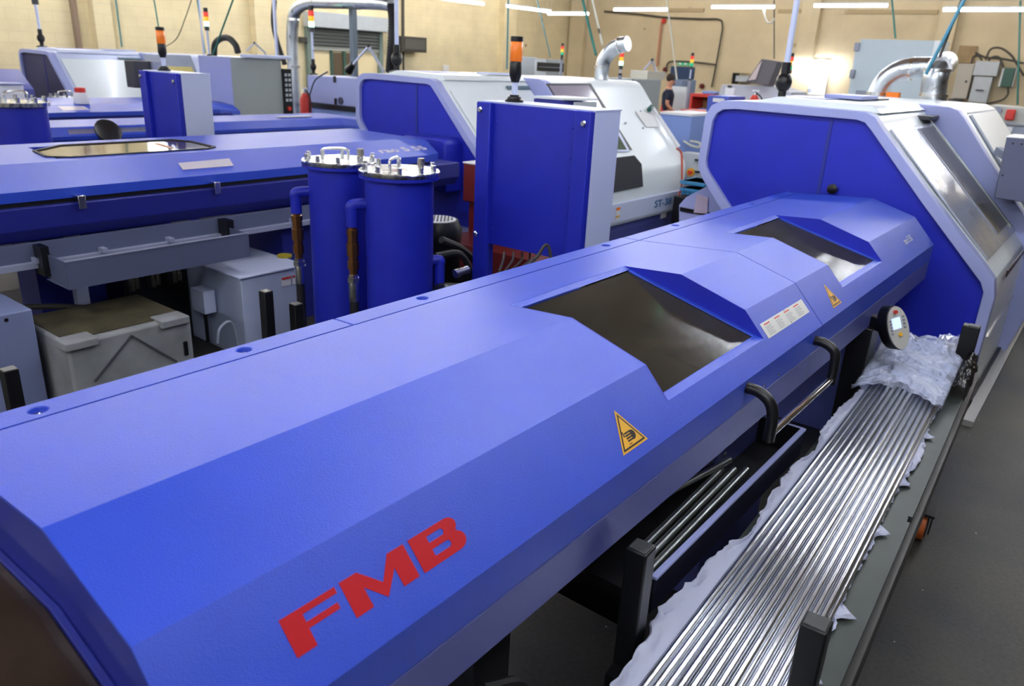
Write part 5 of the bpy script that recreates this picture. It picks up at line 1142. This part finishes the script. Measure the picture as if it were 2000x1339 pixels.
# black television box on the left wall, small fittings
a=at(780,70,Y=18.1); b=at(829,103,Y=18.1)
t=thing('black_wall_unit',((a.x+b.x)/2,18.1,a.z-.3),'black box unit hung on the cream wall right of the shutter','wall unit')
MB().box(a.x,b.x,18.0,18.45,b.z,a.z).obj('unit_body',mat('matt black box',(.05,.048,.042),.6),t,bevel=.01)
MB().box(a.x+.12,b.x-.10,17.98,18.0,b.z+.08,a.z-.08).obj('unit_screen',mat('dark screen',(.07,.068,.06),.3),t)
MB().cyl(((a.x+b.x)/2-.2,18.3,a.z),((a.x+b.x)/2-.2,18.3,ZC),.05).obj('drop_pipe',WIRE,t)
q=at(788,118,Y=18.4); o=MB().cyl((q.x,18.4,0),(q.x,18.4,b.z),.03).obj('wall_pipe',WIRE); tag(o,'thin dark pipe under the black wall unit','pipe')
def wallbit(nm,lb,cat,px0,py0,px1,py1,Y,m):
    a=at(px0,py0,Y=Y); b=at(px1,py1,Y=Y); o=MB().box(a.x,b.x,Y,YW,b.z,a.z).obj(nm,m,bevel=.01); tag(o,lb,cat); return o
wallbit('dark_wall_box','small dark box on the wall left of the shutter','wall unit',588,72,601,83,18.3,mat('matt black box',(.05,.048,.042),.6))
wallbit('white_socket','small white socket on the cream wall above the middle lathe','socket',869,127,877,139,18.4,WHT)
# hanging air lines and cables
def drop(p0,p1,X,r,m,lb,sag=0,top=True,grp=None):
    a=at(*p0,X=X); b=at(*p1,X=X); pts=[a,(a+b)/2+Vector((0,0,-sag)),b]
    if top: a2=a+(a-b)*((ZC-a.z)/max(a.z-b.z,.2)); pts=[a2,a,(a+b)/2+Vector((0,0,-sag)),b]
    o=MB().tube(bez(pts,16),r,6).obj('hanging_line',m); tag(o,lb,'cable',grp)
DT=mat('teal airline',(.05,.22,.26),.5)
drop((226,0),(238,92),9,.018,DT,'blue hanging airline left of the far amber beacon')
drop((301,0),(316,92),9,.014,GREENC,'green hanging airline just behind the far amber beacon')
drop((385,0),(401,104),9,.012,DT,'pale teal airline left of the lit green tower')
drop((455,0),(416,106),7.5,.014,GREENC,'dark green airline slanting to the black arched hose')
cable('hanging_line',[at(374,0,X=10),at(362,35,X=10),at(345,75,X=10),at(320,93,X=10)],.01,WIRE,'thin dark cable curving across the cream wall at upper left')
drop((993,0),(990,135),10,.014,DT,'grey blue airline by the corner pier')
drop((1138,0),(1164,108),8.6,.018,GREENC,'green airline falling onto the silver duct elbow')
drop((1162,22),(1177,88),8.7,.015,WHCAB,'white cable falling beside the green airline onto the elbow')
drop((1055,25),(1075,112),17,.016,DT,'thin airline between the two meeting tubes and the pale cabinet')
drop((1306,28),(1322,155),16.5,.02,WHCAB,'white cable hanging in front of the blue exit door')
drop((1883,0),(1808,145),8.4,.017,mat('blue airline',(.04,.20,.30),.5),'blue airline slanting down to the silver ducts')
drop((1870,20),(1835,112),8.5,.012,WIRE,'thin brown line beside the slanting blue airline')
drop((1742,0),(1749,75),13,.014,GREENC,'thin green line above the tall pale blue cabinet')
drop((1993,0),(1987,205),20,.02,GREENC,'thin green line near the right edge')
drop((1512,40),(1512,115),20,.016,WIRE,'thin dark line above the raised grey hood')
cable('looped_cable',[at(1492,14,X=18),at(1493,30,X=17.9),at(1498,43,X=17.9),at(1507,44,X=17.9),at(1513,36,X=17.9)],.022,WHCAB,'white cable looping below the tube left of the green lamp',n=20)
for pts,lb in (([(1180,22),(1240,27),(1300,34),(1370,37),(1404,38),(1411,50),(1408,75),(1396,140),(1390,170)],'long brown cable stapled along the back wall and down'),([(1302,135),(1303,126),(1312,120),(1350,121),(1398,126)],'brown cable across the wall over the exit sign'),([(1293,42),(1290,60),(1283,130)],'red conduit running down the back wall')):
    cable('wall_cable',[at(a,b,X=26.9) for a,b in pts],.03 if 'red' not in lb else .04,WIRE if 'red' not in lb else mat('faded red conduit',(.45,.20,.12),.6),lb,n=50)
for px_,py_,lb in ((1294,41,'red alarm sounder at the top of the red conduit'),(1297,136,'dark red call point left of the exit door'),(1369,168,'dark red fitting on the wall right of the exit door')):
    q=at(px_,py_,X=26.85); o=MB().lathe((26.95,q.y,q.z),[(.09,0),(.09,.05),(.05,.10)],14,axis=(-1,0,0)).obj('alarm_fitting',REDD if 'dark' in lb else RED); tag(o,lb,'fitting')
q=at(1576,176,X=26.9); 
for i,d in enumerate((-.09,.09)): o=MB().lathe((26.95,q.y+d,q.z),[(.07,0),(.07,.06)],12,axis=(-1,0,0)).obj('round_socket',GREYM); tag(o,('left','right')[1-i]+' round grey socket cover of a pair on the back wall','fitting')
# ---------------- the person ----------------
def person():
    hp=at(1309,147,X=16.0); cx,cy=hp.x,hp.y; S=(hp.z)/1.76
    t=thing('person',(cx,cy,0),'person with short dark hair in a dark T-shirt, seen from behind','person')
    f=Vector((.55,-.83,0)).normalized(); r=Vector((f.y,-f.x,0))   # facing away, to the right
    def P(side,fw,z): return Vector((cx,cy,0))+r*side*S+f*fw*S+Vector((0,0,z*S))
    def skin(name,J,Ed,m,root=0,sub=2):
        me=bpy.data.meshes.new(name); org=ORG_[t.name]
        me.from_pydata([Vector(j[0])-org for j in J],Ed,[]); o=bpy.data.objects.new(name,me); COL.objects.link(o); o.parent=t
        d=o.modifiers.new('skin','SKIN'); d.use_smooth_shade=True
        for i,j in enumerate(J): 
            rr=j[1] if isinstance(j[1],tuple) else (j[1],j[1]); me.skin_vertices[0].data[i].radius=(rr[0]*S,rr[1]*S)
            me.skin_vertices[0].data[i].use_root=(i==root)
        s=o.modifiers.new('sub','SUBSURF'); s.levels=sub; s.render_levels=sub; me.materials.append(m); ORG_[o.name]=org; return o
    J=[(P(0,0,.95),(.15,.11)),(P(0,0,1.12),(.13,.10)),(P(0,.01,1.30),(.16,.11)),(P(0,0,1.44),(.10,.08)),(P(0,.01,1.52),.055),(P(0,.03,1.60),(.072,.085)),(P(0,.03,1.70),(.072,.085))]
    E=[(0,1),(1,2),(2,3),(3,4),(4,5),(5,6)]
    for s in (-1,1):
        k=len(J); J+=[(P(s*.18,0,1.42),.058),(P(s*.235,-.03,1.15),.043),(P(s*.22,.16,.98),.034),(P(s*.17,.30,.98),.028),(P(s*.15,.37,.975),(.036,.02))]
        E+=[(3,k),(k,k+1),(k+1,k+2),(k+2,k+3),(k+3,k+4)]
        h=P(s*.15,.37,.975)
        for i in range(4):
            n=len(J); o=h+r*(.013*(i-1.5)*S)+f*.03*S; ln=(.028,.032,.030,.023)[i]
            J+=[(o,.009),(o+f*ln*S+Vector((0,0,-.006)),.0085),(o+f*ln*1.7*S+Vector((0,0,-.025)),.0075)]; E+=[(k+4,n),(n,n+1),(n+1,n+2)]
        n=len(J); o=h-r*s*.035*S; J+=[(o,.010),(o+f*.03*S-r*s*.01*S,.009)]; E+=[(k+4,n),(n,n+1)]
        k=len(J); J+=[(P(s*.10,0,.88),.085),(P(s*.11,.02,.50),.058),(P(s*.12,-.02,.09),.042),(P(s*.13,.13,.04),.036)]; E+=[(0,k),(k,k+1),(k+1,k+2),(k+2,k+3)]
    skin('body',J,E,SKIN)
    J=[(P(0,0,.93),(.175,.135)),(P(0,0,1.12),(.165,.125)),(P(0,.01,1.30),(.185,.13)),(P(0,0,1.43),(.12,.095)),(P(0,.005,1.47),.075)]
    E=[(0,1),(1,2),(2,3),(3,4)]
    for s in (-1,1): k=len(J); J+=[(P(s*.18,0,1.41),.078),(P(s*.225,-.02,1.22),.066)]; E+=[(3,k),(k,k+1)]
    skin('t_shirt',J,E,SHIRT)
    J=[(P(0,0,.96),(.165,.125))]; E=[]
    for s in (-1,1): k=len(J); J+=[(P(s*.10,0,.86),.105),(P(s*.11,.02,.50),.078),(P(s*.12,-.02,.10),.065)]; E+=[(0,k),(k,k+1),(k+1,k+2)]
    skin('trousers',J,E,CLOTHB)
    for s in (-1,1): MB().sph(P(s*.125,.05,.045),.07*S,12,(1.3,1,.6)).obj('shoe',BLACK,t)
    MB().sph(P(0,.012,1.71),.098*S,16,(.95,.95,1.0)).obj('hair',HAIR,t)
    for s in (-1,1): MB().sph(P(s*.085,.03,1.635),.022*S,8,(.5,1,1.3)).obj('ear',SKIN,t)
    MB().sph(P(0,.125,1.625),.018*S,8,(1,1,1.2)).obj('nose',SKIN,t)
    for s in (-1,1): MB().sph(P(s*.033,.108,1.66),.011*S,8).obj('eye',BLACK,t)
    MB().box(*sorted((P(0,.11,1.585).x-.02,P(0,.11,1.585).x+.02)),*sorted((P(0,.11,1.585).y-.02,P(0,.11,1.585).y+.0)),P(0,.11,1.585).z-.005,P(0,.11,1.585).z+.005).obj('mouth',REDD,t)
    q=P(.06,-.135,1.30); MB().box(q.x-.02,q.x+.02,q.y-.09,q.y+.0,q.z-.35,q.z-.15).obj('red_patch',RED,t,bevel=.02)['label']='red pouch at the hip'
person()
